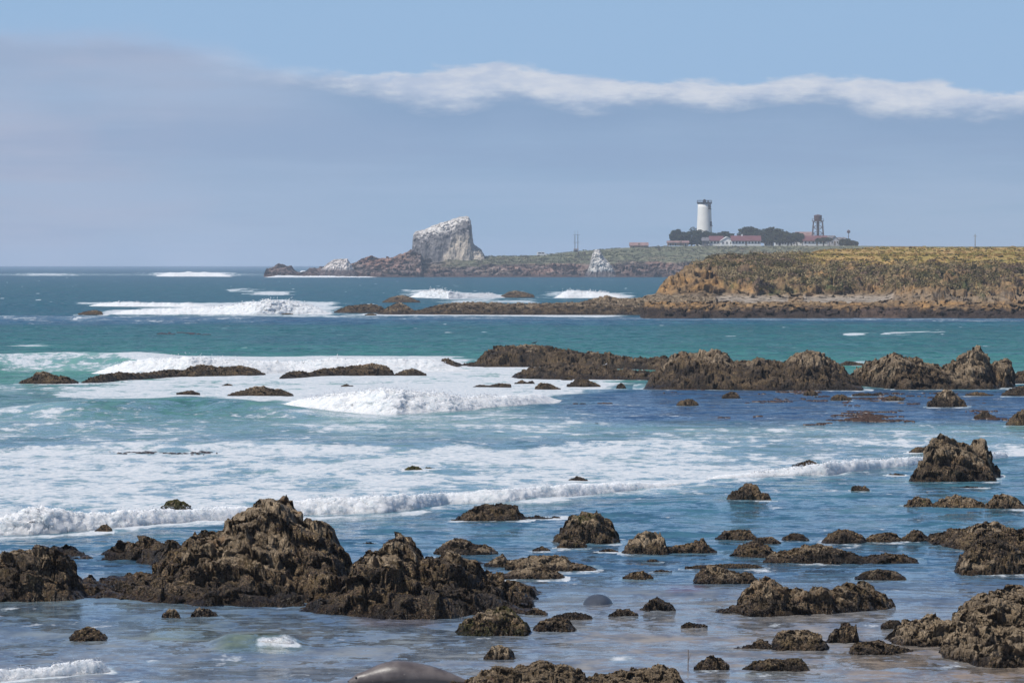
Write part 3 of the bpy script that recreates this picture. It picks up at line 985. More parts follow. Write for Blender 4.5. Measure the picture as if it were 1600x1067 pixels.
rock('rock', 'steep dark boulder with a bare ochre foot at the right edge', 'rock', [
    (898, [(1492, 893), (1500, 872), (1512, 856), (1526, 846), (1550, 841), (1572, 842), (1592, 852), (1608, 868), (1622, 890)], 1.4, 1.6)], group='rocks scattered in the shallows', mus=0.62, tanlow=0.9)
rock('rock', 'three-humped dark rock below the tall sea rock at the right edge', 'rock', [
    (798, [(1407, 794), (1418, 782), (1432, 774), (1448, 775), (1458, 786)], 0.9, 1.1),
    (800, [(1456, 787), (1470, 776), (1492, 773), (1518, 775), (1535, 783), (1542, 792)], 1.0, 1.1),
    (801, [(1538, 786), (1552, 774), (1568, 771), (1584, 774), (1598, 786), (1610, 795)], 1.0, 1.1)], group='rocks scattered in the shallows', mus=0.7, grn=0.18)
R('small square dark rock alone in blue water left of the three-humped rock', 769, [(1328, 766), (1332, 759), (1352, 759), (1358, 766)], mus=0.9)
R('thin dark rock sliver above the three-humped rock', 764, [(1494, 762), (1510, 759), (1540, 762)], mus=0.9)
rock('rock', 'dark winged rock with a leaning slab on top, right of centre near the surf edge', 'rock', [
    (792, [(1116, 783), (1132, 778), (1142, 768), (1156, 764), (1168, 754), (1182, 755), (1188, 768), (1198, 770), (1206, 780), (1212, 788)], 0.9, 1.0)], group='rocks scattered in the shallows', mus=0.86)
rock('sea_rock', 'tall blocky brown sea rock with two knobs on top, standing in surf at the right', 'rock', [
    (752, [(1425, 744), (1436, 726), (1444, 712), (1448, 692), (1456, 685), (1470, 681), (1484, 683), (1500, 688), (1512, 697), (1520, 706), (1534, 715), (1546, 728), (1556, 744)], 1.7, 1.7),
    (746, [(1515, 700), (1520, 686), (1532, 683), (1541, 687), (1546, 697), (1543, 712), (1552, 724), (1562, 736)], 1.4, 1.4),
    (753, [(1424, 745), (1450, 730), (1500, 728), (1540, 732), (1556, 744)], 0.8, 1.2)], mus=0.45, rough=1.2)
R('flat reddish rock in foam just left of the tall blocky sea rock', 708, [(1420, 706), (1430, 699), (1448, 697), (1456, 704)], mus=0.9)
R('flat dark rock in the foam between the kelp and the white surf line', 730, [(1236, 728), (1250, 722), (1264, 719), (1285, 727)], mus=0.9)
R('tiny dark rock sliver under the surf line left of the tall sea rock', 742, [(1388, 741), (1400, 739), (1414, 741)], mus=0.95)
R('green weedy rock left of centre in white foam, with a flat neighbour', 737, [(631, 734), (640, 728), (652, 728), (662, 734)], mus=0.5, grn=0.65)
R('flat green sliver of rock touching the small green rock in foam', 734, [(656, 733), (668, 729), (681, 732)], mus=0.5, grn=0.6)
R('small dark green rock alone in foam above the surf crest, centre', 752, [(888, 750), (900, 744), (910, 746), (921, 750)], mus=0.9, grn=0.25)
R('wedge-shaped green rock in white foam behind the foreground peak', 796, [(252, 793), (262, 783), (275, 780), (288, 785), (298, 790)], 0.6, 0.8, mus=0.55, grn=0.62)
R('dark rock at the foot of the surf crest, far left', 832, [(148, 829), (158, 820), (166, 818), (176, 827)], mus=0.9)
R('thin dark rock right of the one at the foot of the surf crest', 826, [(176, 824), (190, 821), (208, 824)], mus=0.9)
R('low mussel-covered rock alone in still water, lower left', 1000, [(108, 995), (118, 984), (138, 979), (156, 984), (167, 994)], 0.6, 0.7, mus=0.72)
R('tiny flat dark rock behind the right shoulder of the foreground peak', 852, [(560, 850), (575, 847), (592, 850)], mus=0.95)
R('small tan rock at the waterline under the foreground rock mass, left one of a pair', 962, [(253, 960), (263, 951), (272, 950), (281, 959)], mus=0.5)
R('small tan rock at the waterline under the foreground rock mass, right one of a pair', 961, [(298, 959), (312, 949), (326, 951), (341, 959)], mus=0.55)
rock('rock_reef', 'big cracked tan boulder pile at the lower right corner', 'rocks', [
    (1018, [(1484, 985), (1494, 955), (1503, 945), (1515, 934), (1535, 924), (1560, 918), (1590, 916), (1630, 922), (1680, 940)], 2.4, 2.6),
    ([(1380, 1012), (1500, 1020)], [(1382, 1006), (1398, 985), (1412, 970), (1435, 965), (1460, 961), (1482, 966), (1500, 975)], 1.8, 2.0),
    ([(1460, 1030), (1530, 1045), (1700, 1052)], [(1462, 1026), (1474, 1006), (1500, 1004), (1535, 1012), (1560, 1003), (1600, 998), (1650, 1000), (1700, 1010)], 1.2, 2.0)], mus=0.12, rough=1.3)
R('small dark weedy rock left of the big cracked boulder pile', 981, [(1376, 978), (1386, 969), (1402, 968), (1412, 976)], mus=0.95)

# --- the middle distance reef
G2 = 'small rocks around the middle reef'
rock('rock_reef', 'long dark mussel-covered reef crossing the middle right, rising toward its left crest', 'rocks', [
    ([(655, 575), (900, 575), (1320, 590)], [(656, 574), (672, 568), (698, 563), (722, 568), (744, 566), (756, 553), (766, 545), (785, 540), (812, 538), (838, 538), (870, 545), (905, 547), (945, 551), (968, 556),
            (1000, 559), (1040, 558), (1075, 560), (1110, 562), (1150, 566)], 3.5, 6.0),
    ([(797, 592), (1000, 594), (1150, 598)], [(797, 590), (812, 580), (835, 573), (870, 571), (905, 570), (960, 574), (1000, 580), (1060, 578), (1110, 580)], 5.0, 5.0),
    ([(1010, 607), (1150, 609), (1335, 607)], [(1008, 602), (1022, 583), (1040, 566), (1055, 554), (1068, 550), (1080, 552), (1100, 550), (1118, 547), (1132, 551), (1144, 562), (1172, 564), (1185, 557), (1200, 563), (1225, 564), (1242, 552),
            (1258, 548), (1280, 549), (1298, 560), (1310, 572), (1325, 580), (1340, 595)], 5.0, 6.0),
    ([(1010, 608), (1340, 610)], [(1008, 604), (1050, 590), (1100, 584), (1180, 588), (1240, 586), (1300, 592), (1345, 603)], 2.5, 4.0),
], mus=0.72, rough=1.1)
rock('rock_reef', 'middle reef section with a pale tan shoulder and a sharp pinnacle at its right end', 'rocks', [
    ([(1320, 600), (1400, 608), (1590, 608)], [(1318, 596), (1332, 585), (1350, 572), (1366, 562), (1384, 556), (1394, 547), (1404, 552), (1418, 556), (1432, 564), (1455, 568), (1475, 572), (1488, 566), (1500, 556),
            (1514, 548), (1527, 539), (1538, 548), (1546, 562), (1554, 585), (1562, 598)], 4.0, 5.0),
    (606, [(1540, 580), (1550, 565), (1560, 563), (1572, 559), (1580, 563), (1584, 580)], 2.5, 3.0),
], mus=0.42, rough=1.35)
R('flat dark reef scraps at the right edge beside the sharp pinnacle', 600, [(1572, 592), (1590, 580), (1612, 576), (1650, 580)], 2.0, 3.0, mus=0.9, group=G2)
R('low dark rock at the right edge in front of the middle reef', 619, [(1566, 615), (1580, 606), (1600, 602), (1640, 606)], 1.2, 2.0, mus=0.95, group=G2)
R('dark green-black rock in the gap behind the middle reef', 572, [(1308, 570), (1322, 564), (1340, 566), (1354, 570)], mus=0.9, grn=0.3, group=G2)
R('tan seaweed-skirted rock in blue water in front of the sharp pinnacle', 635, [(1450, 628), (1462, 617), (1478, 608), (1490, 610), (1500, 620), (1510, 629)], 1.3, 1.5, mus=0.62, grn=0.2, group=G2)
R('small dark rock in the kelp right of the seaweed-skirted rock', 653, [(1522, 650), (1536, 643), (1546, 645), (1556, 650)], mus=0.9, group=G2)
R('reddish weedy rock at the right edge above the tall sea rock', 666, [(1572, 662), (1584, 645), (1598, 640), (1620, 642), (1650, 655)], 1.0, 1.4, mus=0.9, group=G2)
R('small reddish-brown rock alone in blue water in front of the long reef', 635, [(1057, 631), (1066, 624), (1082, 623), (1092, 630)], mus=0.85, group=G2)
R('small dark rock in blue water, right of the reddish-brown one', 621, [(1128, 618), (1138, 613), (1148, 612), (1156, 618)], mus=0.9, group=G2)
R('small pointed rock poking from kelp in front of the long reef', 617, [(1256, 614), (1266, 607), (1278, 614)], mus=0.8, group=G2)
R('low brown rock in kelp right of the small pointed rock', 624, [(1298, 621), (1308, 616), (1318, 616), (1330, 622)], mus=0.8, grn=0.2, group=G2)
R('long flat black rock sliver in blue water in front of the reef gap', 618, [(1332, 616), (1345, 614), (1362, 615), (1378, 613)], mus=0.98, group=G2)
R('flat kelp-draped rock left of the seaweed-skirted rock', 625, [(1382, 622), (1398, 618), (1412, 622)], mus=0.9, group=G2)
R('flat dark rock scrap right of the seaweed-skirted rock', 618, [(1508, 616), (1525, 612), (1552, 617)], mus=0.95, group=G2)
R('dome-shaped dark rock in foam at the foot of the long reef', 604, [(886, 601), (898, 593), (910, 590), (926, 596), (938, 602)], 1.0, 1.4, mus=0.9, group=G2)
R('dark oval rock in foam left of the dome-shaped one', 609, [(836, 606), (842, 599), (855, 598), (868, 604), (876, 607)], 0.9, 1.2, mus=0.9, group=G2)
R('twin-bumped dark rock in foam, highest of the foam rocks left of the reef foot', 600, [(804, 598), (815, 594), (824, 597), (832, 594), (836, 599)], mus=0.9, group=G2)
R('thin broken line of dark rock awash in foam, centre', 605, [(732, 607), (748, 601), (765, 602), (780, 599), (798, 600)], 0.8, 1.0, mus=0.9, group=G2)
R('small dark rock in foam', 594, [(877, 592), (886, 588), (894, 592)], mus=0.9, group=G2)
R('tiny dark rock in blue water below the left part of the long reef', 605, [(963, 603), (970, 598), (978, 603)], mus=0.9, group=G2)
rock('rock_reef', 'reddish-brown reef hump at the far left end of the surf', 'rocks', [
    (601, [(30, 596), (48, 589), (58, 582), (68, 580), (84, 585), (98, 587), (122, 596)], 2.0, 3.0)], mus=0.86, rough=1.2)
rock('rock_reef', 'long reddish reef ridge in surf, left of centre', 'rocks', [
    ([(128, 601), (200, 594), (260, 589), (410, 587)], [(126, 599), (142, 590), (160, 585), (185, 581), (212, 583), (240, 581), (262, 577), (288, 578), (298, 573), (312, 570), (330, 571), (348, 574), (378, 571), (400, 577), (414, 584)], 2.6, 4.0)], mus=0.86, rough=1.2)
R('thin rock scrap right of the long reddish reef ridge', 577, [(396, 575), (412, 572), (430, 569), (442, 575)], 1.2, 1.6, mus=0.9, group=G2)
rock('rock_reef', 'dark low reef in surf at centre left, between the reddish ridge and the long reef', 'rocks', [
    ([(438, 592), (530, 587), (614, 587)], [(436, 591), (450, 582), (468, 578), (482, 582), (505, 576), (528, 574), (560, 570), (585, 567), (602, 571), (614, 580)], 2.4, 3.5)], mus=0.84, rough=1.2)
R('short dark rock in foam right of the centre left reef', 587, [(616, 585), (630, 578), (646, 575), (656, 579), (666, 584)], 1.2, 1.8, mus=0.85, group=G2)
R('flat speckled rock awash in foam below the reddish ridge', 620, [(356, 616), (378, 610), (396, 604), (412, 603), (424, 608), (440, 609), (458, 616)], 2.2, 2.6, mus=0.78, group=G2)
R('small dark rock in foam left of the flat speckled rock', 616, [(276, 614), (290, 611), (300, 610), (312, 614)], mus=0.95, group=G2)
R('tiny dark rock in foam below the reddish ridge end', 603, [(346, 602), (356, 599), (364, 602)], mus=0.95, group=G2)
R('tiny dark rock in foam below the centre left reef', 604, [(532, 603), (541, 600), (552, 603)], mus=0.95, group=G2)

# --- far rocks off the headland
G3 = 'small rocks off the headlands'
rock('rock_reef', 'low dark rock spit running left from the near headland', 'rocks', [
    (489, [(522, 487), (534, 482), (545, 479), (560, 477), (580, 475), (594, 478), (604, 486)], 8, 12),
    (492, [(594, 487), (608, 478), (624, 473), (636, 478), (648, 486), (672, 480), (700, 474), (740, 472), (790, 474), (850, 474), (900, 472), (945, 472), (1000, 474), (1100, 476)], 9, 14),
    ([(900, 490), (1100, 492)], [(905, 473), (925, 467), (942, 464), (948, 461), (956, 465), (985, 467), (1010, 465), (1032, 461), (1060, 462), (1120, 465)], 16, 20),
], mus=0.58, rough=1.0, step=1.3)
R('dark hump rock in surf behind the low spit, left one', 473, [(598, 471), (612, 464), (628, 461), (642, 465), (656, 471)], 9, 12, mus=0.75, group=G3)
R('dark flat-topped rock in surf behind the low spit, right one', 465, [(782, 463), (795, 456), (806, 454), (822, 457), (834, 461)], 9, 12, mus=0.85, group=G3)
R('small dark rock at the left end of the outer roller', 492, [(122, 490), (136, 486), (150, 484), (160, 488)], 4, 5, mus=0.9, group=G3)
R('tiny dark rock just under the low spit tip', 493, [(570, 491.5), (580, 489.5), (588, 491)], mus=0.9, group=G3)
R('tiny dark rock under the outer roller', 492, [(440, 490.5), (448, 489), (458, 490.5)], mus=0.9, group=G3)
R('small dark rock at the right end of the outer roller', 488, [(478, 486), (486, 483), (494, 486)], mus=0.9, group=G3)

build_sea()

# ------------------------------------------------------------------ breaking waves: real crests of white water
def surf(label, line, crest, tf, tb, x0, x1, step=1.4, spray=0.0, jag=1.0, mat=None):
    """line: waterline rows; crest: crest rows (photo px) along the breaker"""
    cols = np.arange(x0, x1, step)
    Dm = float(dist(pts(0.5 * (x0 + x1), line)))
    dx = step * Dm / F
    u = np.concatenate([np.linspace(-1, 0, int(np.clip(tf / dx / 0.9, 16, 80)), endpoint=False), np.linspace(0, 1, int(np.clip(tb / dx / 2.5, 16, 80)))])
    PX, U = np.meshgrid(cols, u)
    px, uu = PX.ravel(), U.ravel()
    wob_ = fbm(px / 90.0, px * 0, 3.3, 3, 0.5, 405) * (1.2 if Dm < 300 else 0.3)
    Df = dist(pts(px, line) + wob_) + tf
    h = np.maximum(zat(pts(px, crest) + fbm(px / 22.0, px * 0, 8.1, 4, 0.65, 407) * (3.2 if Dm < 400 else (3.4 if Dm < 900 else 1.6)), Df), 0.02)
    D = Df + np.where(uu < 0, uu * tf, uu * tb)
    X = xat(px, D)
    s = np.where(uu < 0, np.clip(1 - np.abs(uu) ** 1.6, 0, 1) ** 0.9, (1 - uu) ** 1.7)
    env = sstep(x0, x0 + 0.13 * (x1 - x0) + 8, px) * sstep(x1, x1 - 0.13 * (x1 - x0) - 8, px)
    q = 0.5 * Dm / 130 * (0.8 if Dm > 400 else 1.0)
    big = fbm(X / (q * 5), D * 0, 0.0, 3, 0.5, 420)
    H = (h + 0.12) * s * env * (1 + 0.28 * big) - 0.12
    k = sstep(0.0, 0.35, s) * env * np.maximum(h, 0.1) * jag * (0.62 if Dm < 200 else (0.5 if Dm < 400 else 0.7))
    zq = H / (q * 0.55)
    lump = fbm(X / (q * .9), D / (q * .9), zq, 4, 0.6, 400)
    lump2 = np.abs(fbm(X / (q * .45), D / (q * .45), zq * 2, 4, 0.6, 410))
    fine = fbm(X / (q * .16), D / (q * .16), zq * 5, 3, 0.65, 411)
    Z = H + k * (0.32 * lump + 0.26 * lump2 + 0.09 * fine - 0.12)
    Y = D - k * (0.75 * fbm(X / (q * .7), D / (q * .7), zq + 7, 4, 0.55, 430) + 0.10 * fine)
    X2 = X + k * 0.4 * fbm(X / (q * .5), D / (q * .5), zq + 3, 4, 0.6, 440)
    V = np.stack([X2, Y, Z], -1)
    nr, nc = len(u), len(cols)
    f = grid_faces(nr, nc)
    faces = [f[(Z[f] > -0.10).any(1)]]
    if spray > 0:
        cm = (np.abs(uu) < 0.35) & (k > 0.5 * k.max())
        ids = rng.choice(np.nonzero(cm)[0], int(spray))
        hh = np.maximum(h[ids], 0.1)
        c = V[ids] + np.stack([rng.normal(0, .15, len(ids)), rng.normal(0, .3, len(ids)), np.abs(rng.normal(0, 0.13, len(ids)))], -1) * hh[:, None]
        r = (rng.uniform(0.3, 1.0, len(ids)) ** 2 * 0.75 * dx + 0.2 * dx)[:, None]
        o = np.array([(1, 0, -.6), (-.8, .6, -.5), (-.2, -1, -.4), (0, 0, 1)])
        pv = (c[:, None, :] + o[None] * r[:, :, None]).reshape(-1, 3)
        b = len(V) + np.arange(len(ids))[:, None] * 4
        tri = np.array([(0, 1, 3), (1, 2, 3), (2, 0, 3), (0, 2, 1)])
        faces.append((b[:, :, None] + tri[None]).reshape(-1, 3))
        V = np.concatenate([V, pv])
    loc = (float(X.mean()), float(D.mean()), 0.0)
    V = V - np.array(loc)
    me = make_mesh('surf', V, faces, True)
    return link('surf', me, mat or FOAM, loc, kind='stuff', label=label)


surf('white breaking surf line running behind the foreground rocks', B1,
     [(-60, 800), (0, 797), (60, 792), (130, 800), (200, 796), (300, 795), (400, 789), (450, 780), (520, 777), (600, 775), (700, 768), (800, 762), (900, 757), (1000, 750), (1100, 744), (1140, 742), (1250, 741)], 0.9, 3.4, -120, 1150, spray=2500)
surf('low white surf crest left of the tall sea rock', [(1080, 752), (1200, 747), (1290, 743), (1380, 733), (1440, 727), (1500, 722)],
     [(1080, 748), (1200, 734), (1290, 723), (1380, 716), (1440, 708), (1500, 704)], 0.8, 3.0, 1060, 1480, spray=900)
surf('white surf crest right of the tall sea rock', [(1530, 722), (1600, 714), (1700, 706)], [(1530, 706), (1600, 706), (1700, 700)], 0.5, 2.5, 1520, 1584, spray=200)
surf('tumbling white wave at centre left in front of the reefs', [(380, 638), (520, 644), (620, 646), (700, 643), (800, 635), (960, 622)],
     [(430, 626), (480, 620), (540, 613), (600, 607), (660, 611), (720, 616), (780, 617), (860, 614), (960, 610)], 3.2, 9, 400, 900, spray=1500)
surf('long white breaker behind the left reefs', [(100, 585), (300, 587), (450, 583), (760, 580)],
     [(60, 566), (180, 563), (250, 560), (300, 557), (380, 561), (450, 563), (520, 559), (600, 562), (680, 560), (740, 566)], 3.2, 9, 120, 760, spray=900)
surf('bright outer roller left of the low spit', [(150, 491), (400, 492), (540, 491)], [(150, 488), (220, 483), (300, 480), (340, 478), (380, 474), (430, 467), (470, 471), (525, 480)], 4, 16, 150, 535, spray=600)
surf('thin outer roller line above the bright one', [(130, 478), (330, 479)], [(130, 476), (185, 471), (240, 473), (330, 474)], 4, 14, 125, 335, spray=150)
surf('surf breaking behind the dark hump rocks off the spit', [(635, 464), (700, 467), (790, 465)], [(635, 459), (680, 451), (720, 457), (760, 458), (790, 457)], 6, 20, 632, 795, spray=300)
surf('surf breaking right of the flat-topped dark rock', [(860, 466), (985, 466)], [(860, 462), (890, 454), (940, 455), (985, 462)], 6, 20, 858, 990, spray=300)
surf('short white roller near the horizon at the left', [(240, 432), (365, 432.5)], [(240, 428), (280, 425), (320, 425), (365, 428)], 15, 60, 238, 368)
surf('white wash at the foot of the far rock spit', [(410, 433.5), (600, 433.5)], [(410, 431), (440, 430), (500, 431), (600, 432.5)], 12, 30, 405, 600)
surf('white splash in the notch of the far rock spit', [(468, 430), (484, 430)], [(464, 424), (472, 421.5), (486, 424)], 15, 40, 460, 488)
surf('small breaking wavelet at the lower left corner', [(-60, 1070), (0, 1064), (100, 1056), (200, 1045)], [(-60, 1048), (0, 1044), (60, 1042), (120, 1032), (170, 1027), (190, 1036)], 0.35, 1.1, -80, 190, spray=900, jag=1.6)
surf('small white curl on a green wavelet, lower left', [(390, 1010), (465, 1010)], [(385, 1002), (410, 999), (440, 994), (458, 991), (468, 998)], 0.25, 1.3, 380, 470, spray=420, jag=2.0)
# ------------------------------------------------------------------ near headland
def near_headland():
    cols = np.concatenate([np.arange(985, 1640, 1.35), np.arange(1642, 2600, 8.0)])
    rows = np.concatenate([np.arange(612, 740, 0.42), np.arange(740, 860, 0.9), np.arange(860, 1300, 4.0), np.arange(1300, 2500, 30.0)])
    PX, DD = np.meshgrid(cols, rows)
    px, D = PX.ravel(), DD.ravel()
    X = (px - 800) / F * D
    n = fbm(X / 22, D / 22, 0.0, 4, 0.55, 501)
    n2 = fbm(X / 6, D / 6, 0.0, 4, 0.6, 502)
    n3 = fbm(X / 1.6, D / 1.6, 0.0, 4, 0.6, 503)
    gul = fbm(X / 8.0, D / 40, 0.0, 4, 0.6, 504, ridged=True)
    d = D + n * 8 + n2 * 6 + n3 * 1.5
    ds = [0, 618, 622, 632, 652, 668, 686, 692, 702, 716, 740, 800, 900, 1100, 1500, 2600]
    zs = [-1, -1.0, 0.2, 0.9, 1.1, 1.5, 2.0, 2.6, 4.2, 5.4, 6.6, 8.2, 9.4, 10.9, 12.6, 16.5]
    zs2 = [-1, -1.0, 0.1, 0.8, 1.2, 2.2, 2.9, 3.4, 4.4, 5.4, 6.6, 8.2, 9.4, 10.9, 12.6, 16.5]     # rocky foot at the right
    H1 = np.interp(d, ds, zs); H2 = np.interp(d, ds, zs2)
    wr = sstep(1370, 1430, px)
    H = H1 * (1 - wr) + H2 * wr
    top = pts(px, [(985, 470), (1000, 463), (1019, 461), (1037, 448), (1060, 434), (1082, 418), (1094, 414), (1112, 407), (1125, 401), (1150, 398), (1187, 397), (1225, 397), (1244, 391), (1270, 389), (1300, 387), (1337, 386),
                   (1388, 382), (1431, 382), (1487, 384), (1525, 384), (1600, 382.5), (2600, 375)])
    cap = zat(top, np.minimum(D, 1080)) - 0.25
    H = np.minimum(H, cap + (H - cap) * 0.0) if True else H
    # ground falls away behind on the left
    back = sstep(760, 900, D) * sstep(1290, 1130, px)
    H = H - back * 9 - sstep(1010, 985, px) * 3
    fa = facets(X / 3.0, (D * .4 + H) / 2.2, 19) + 0.5 * facets(X / 1.1, (D * .4 + H) / .9, 29)
    cliff = sstep(2.2, 3.2, H) * sstep(8.0, 5.0, H)
    rockz0 = sstep(3.0, 2.0, H) * sstep(0.0, 0.5, H)
    slope = sstep(2.0, 3.4, H) * sstep(9.0, 7.6, H)
    D2 = D - cliff * (gul * 2.5 + fa * 0.8) - rockz0 * fa * 1.6
    H = H + cliff * (n3 * 0.8 + n2 * 0.8) + slope * (gul * 0.75 + n * 0.8 - 0.15) + cliff * fa * 0.6
    rockz = sstep(2.6, 1.2, H) * sstep(0.0, 0.3, H)
    f1, f2, cid = worley(X / 1.7, D / 2.6, 9)
    beach = sstep(662, 668, d) * sstep(692, 686, d) * ((px > 1120) & (px < 1232) | (px > 1255) & (px < 1408))
    beach = beach * sstep(1400, 1390, px)
    right = sstep(1380, 1440, px) * sstep(655, 665, d) * sstep(706, 694, d)
    H = H + rockz * (1 - beach) * ((cid - 0.35) * 1.1 * sstep(0.0, 0.2, f2 - f1) * 0.7 + n3 * 0.4 + n2 * 0.5 + fa * 0.12)
    H = H + right * ((cid - 0.35) * 2.0 * sstep(0, 0.2, f2 - f1) + n3 * 0.3)
    # scrub lumps on the slope and top
    scr = sstep(3.1, 4.6, H + n2 * 3.2 + n * 1.5 + sstep(1100, 1180, px) * 0.2 - sstep(1150, 1100, px) * 3.4)
    g1, _, gc = worley(X / 1.5, D / 2.2, 17)
    g3, _, gc3 = worley(X / 0.6, D / 0.9, 18)
    grass = sstep(705, 765, D + n * 60 + n2 * 25) * sstep(1225, 1275, px + n2 * 20)
    lump = scr * ((1 - g1) * 0.75 * (0.35 + gc) + (1 - g3) * 0.25) * (1 - 0.85 * grass)
    H = H + lump - scr * 0.4

    def C(*c):
        return np.array(c)
    col = np.zeros((len(px), 3))
    ochre = C(.33, .195, .080); tan = C(.24, .165, .09); dk = C(.045, .033, .027); grey = C(.19, .160, .125)
    k = sstep(-0.3, 0.4, fbm(X / 4, D / 30, H / 3, 4, 0.6, 510))[:, None]
    col[:] = ochre * k + tan * (1 - k)
    q = sstep(-0.05, 0.25, fbm(X / 2.2, D / 9, H / 1.2, 4, 0.65, 511))[:, None]
    col = col * (1 - q * .75) + C(.12, .085, .052) * q * .75
    # wet dark rock by the water
    m = (sstep(1.4, 0.9, H + n3 * 0.8 + n2 * .5) * (1 - beach))[:, None]
    col = col * (1 - m) + dk * m
    m = (sstep(1.6, 2.0, H + n3 * .4) * sstep(3.2, 2.2, H + n3) * (1 - beach) * np.maximum(0.55, right))[:, None]
    gy = grey * (0.62 + 0.8 * cid[:, None])
    col = col * (1 - m) + gy * m
    m = beach[:, None]
    col = col * (1 - m) + C(.42, .36, .29) * (0.8 + 0.3 * n3[:, None]) * m
    m = (sstep(1335, 1350, px) * sstep(1425, 1400, px) * sstep(640, 626, d))[:, None]
    col = col * (1 - m) + C(.085, .058, .045) * m
    # plants
    pc = C(.15, .115, .055) * (1 - gc3[:, None]) + C(.27, .20, .105) * gc3[:, None]
    pc = np.where(gc[:, None] > 0.78, C(.16, .115, .085), pc)
    pc = np.where(gc[:, None] < 0.22, C(.085, .095, .04), pc)
    soil = sstep(-0.02, 0.18, fbm(X / 5, D / 14, 0.0, 4, 0.6, 512)) * sstep(8.4, 6.4, H) * 0.85
    m = (scr * (1 - soil))[:, None]
    col = col * (1 - m) + pc * m
    gk = sstep(-0.35, 0.35, fbm(X / 12, D / 40, 0.0, 4, 0.6, 513))[:, None]
    gcol = C(.44, .29, .12) * gk + C(.31, .24, .075) * (1 - gk)
    gs = sstep(0.25, 0.45, fbm(X / 5, D / 12, 0.0, 3, 0.6, 514))[:, None]
    gcol = gcol * (1 - gs) + C(.085, .085, .035) * gs
    m = grass[:, None]
    col = col * (1 - m) + gcol * m
    V = np.stack([X - 35, D2 - 700, H], -1)
    f = grid_faces(len(rows), len(cols))
    f = f[(H[f] > -0.8).any(1)]
    me = make_mesh('headland', V, f, True, {'Col': col})
    link('headland', me, TERR_NEAR, (35, 700, 0), kind='structure')
    # ---- shrubs growing on it: one ground cover
    ok = np.nonzero((scr > 0.6) & (soil < 0.4) & (px < 1680) & (D < 860) & (grass < 0.85))[0]
    wts = np.where(grass[ok] > 0.3, 0.25, 1.0)
    ok2 = np.nonzero((grass > 0.5) & (px < 1680) & (D < 1110))[0]
    N = 3600 + 1500
    ids = np.concatenate([rng.choice(ok, 3600, p=wts / wts.sum()), rng.choice(ok2, 1500)])
    NL = 42
    c = np.stack([X[ids], D2[ids], H[ids]], -1)
    sz = rng.uniform(0.5, 1.0, N) ** 2 * 1.15
    sz[3600:] *= 0.45
    d3 = rng.normal(size=(N, NL, 3)); d3 /= np.linalg.norm(d3, axis=2, keepdims=True)
    d3[:, :, 2] = np.abs(d3[:, :, 2])
    rad = rng.uniform(0.6, 1.0, (N, NL, 1)) * sz[:, None, None]
    pc_ = c[:, None, :] + d3 * rad * np.array([1.2, 1.2, 0.75])
    t1 = rng.normal(size=(N, NL, 3)); t1 /= np.linalg.norm(t1, axis=2, keepdims=True)
    t2 = np.cross(t1, rng.normal(size=(N, NL, 3))); t2 /= np.linalg.norm(t2, axis=2, keepdims=True)
    s = rng.uniform(0.06, 0.14, (N, NL, 1))
    tri = np.stack([pc_ + t1 * s * 1.3, pc_ - t1 * s * .6 + t2 * s, pc_ - t1 * s * .6 - t2 * s], 2).reshape(-1, 3)
    kind = rng.random(N)
    pal = np.array([(.145, .125, .055), (.26, .195, .10), (.17, .12, .08), (.10, .09, .042), (.30, .235, .13), (.28, .22, .06)])
    kk = np.minimum((kind * 6).astype(int), 5)
    kk = np.where((kk == 5) & (grass[ids] < 0.1), 3, kk)
    nz = fbm(X[ids] / 7, D[ids] / 12, 0.0, 3, 0.5, 515)
    kk = np.where(nz > 0.22, 4, np.where(nz < -0.25, 2, kk))
    pal = np.concatenate([pal, [(.40, .27, .11), (.32, .26, .08)]])
    kk[3600:] = np.where(nz[3600:] > 0, 6, 7)
    kk[3600:] = np.where(kind[3600:] < .2, 3, kk[3600:])
    cc = pal[kk][:, None, :] * rng.uniform(0.75, 1.3, (N, NL, 1))
    cc = np.repeat(cc.reshape(-1, 3), 3, axis=0)
    fc = np.arange(len(tri)).reshape(-1, 3)
    me = make_mesh('coastal_scrub', tri - np.array([35, 700, 0]), fc, False, {'Col': cc})
    m, t, bs, out = material('scrub_leaves')
    t.put(bs.inputs['Base Color'], t.attr('Col').outputs['Color'])
    bs.inputs['Roughness'].default_value = 0.9
    bs.inputs['Specular IOR Level'].default_value = 0.1
    link('coastal_scrub', me, m, (35, 700, 0), kind='stuff', label='low mixed green and brown scrub covering the near headland')


near_headland()


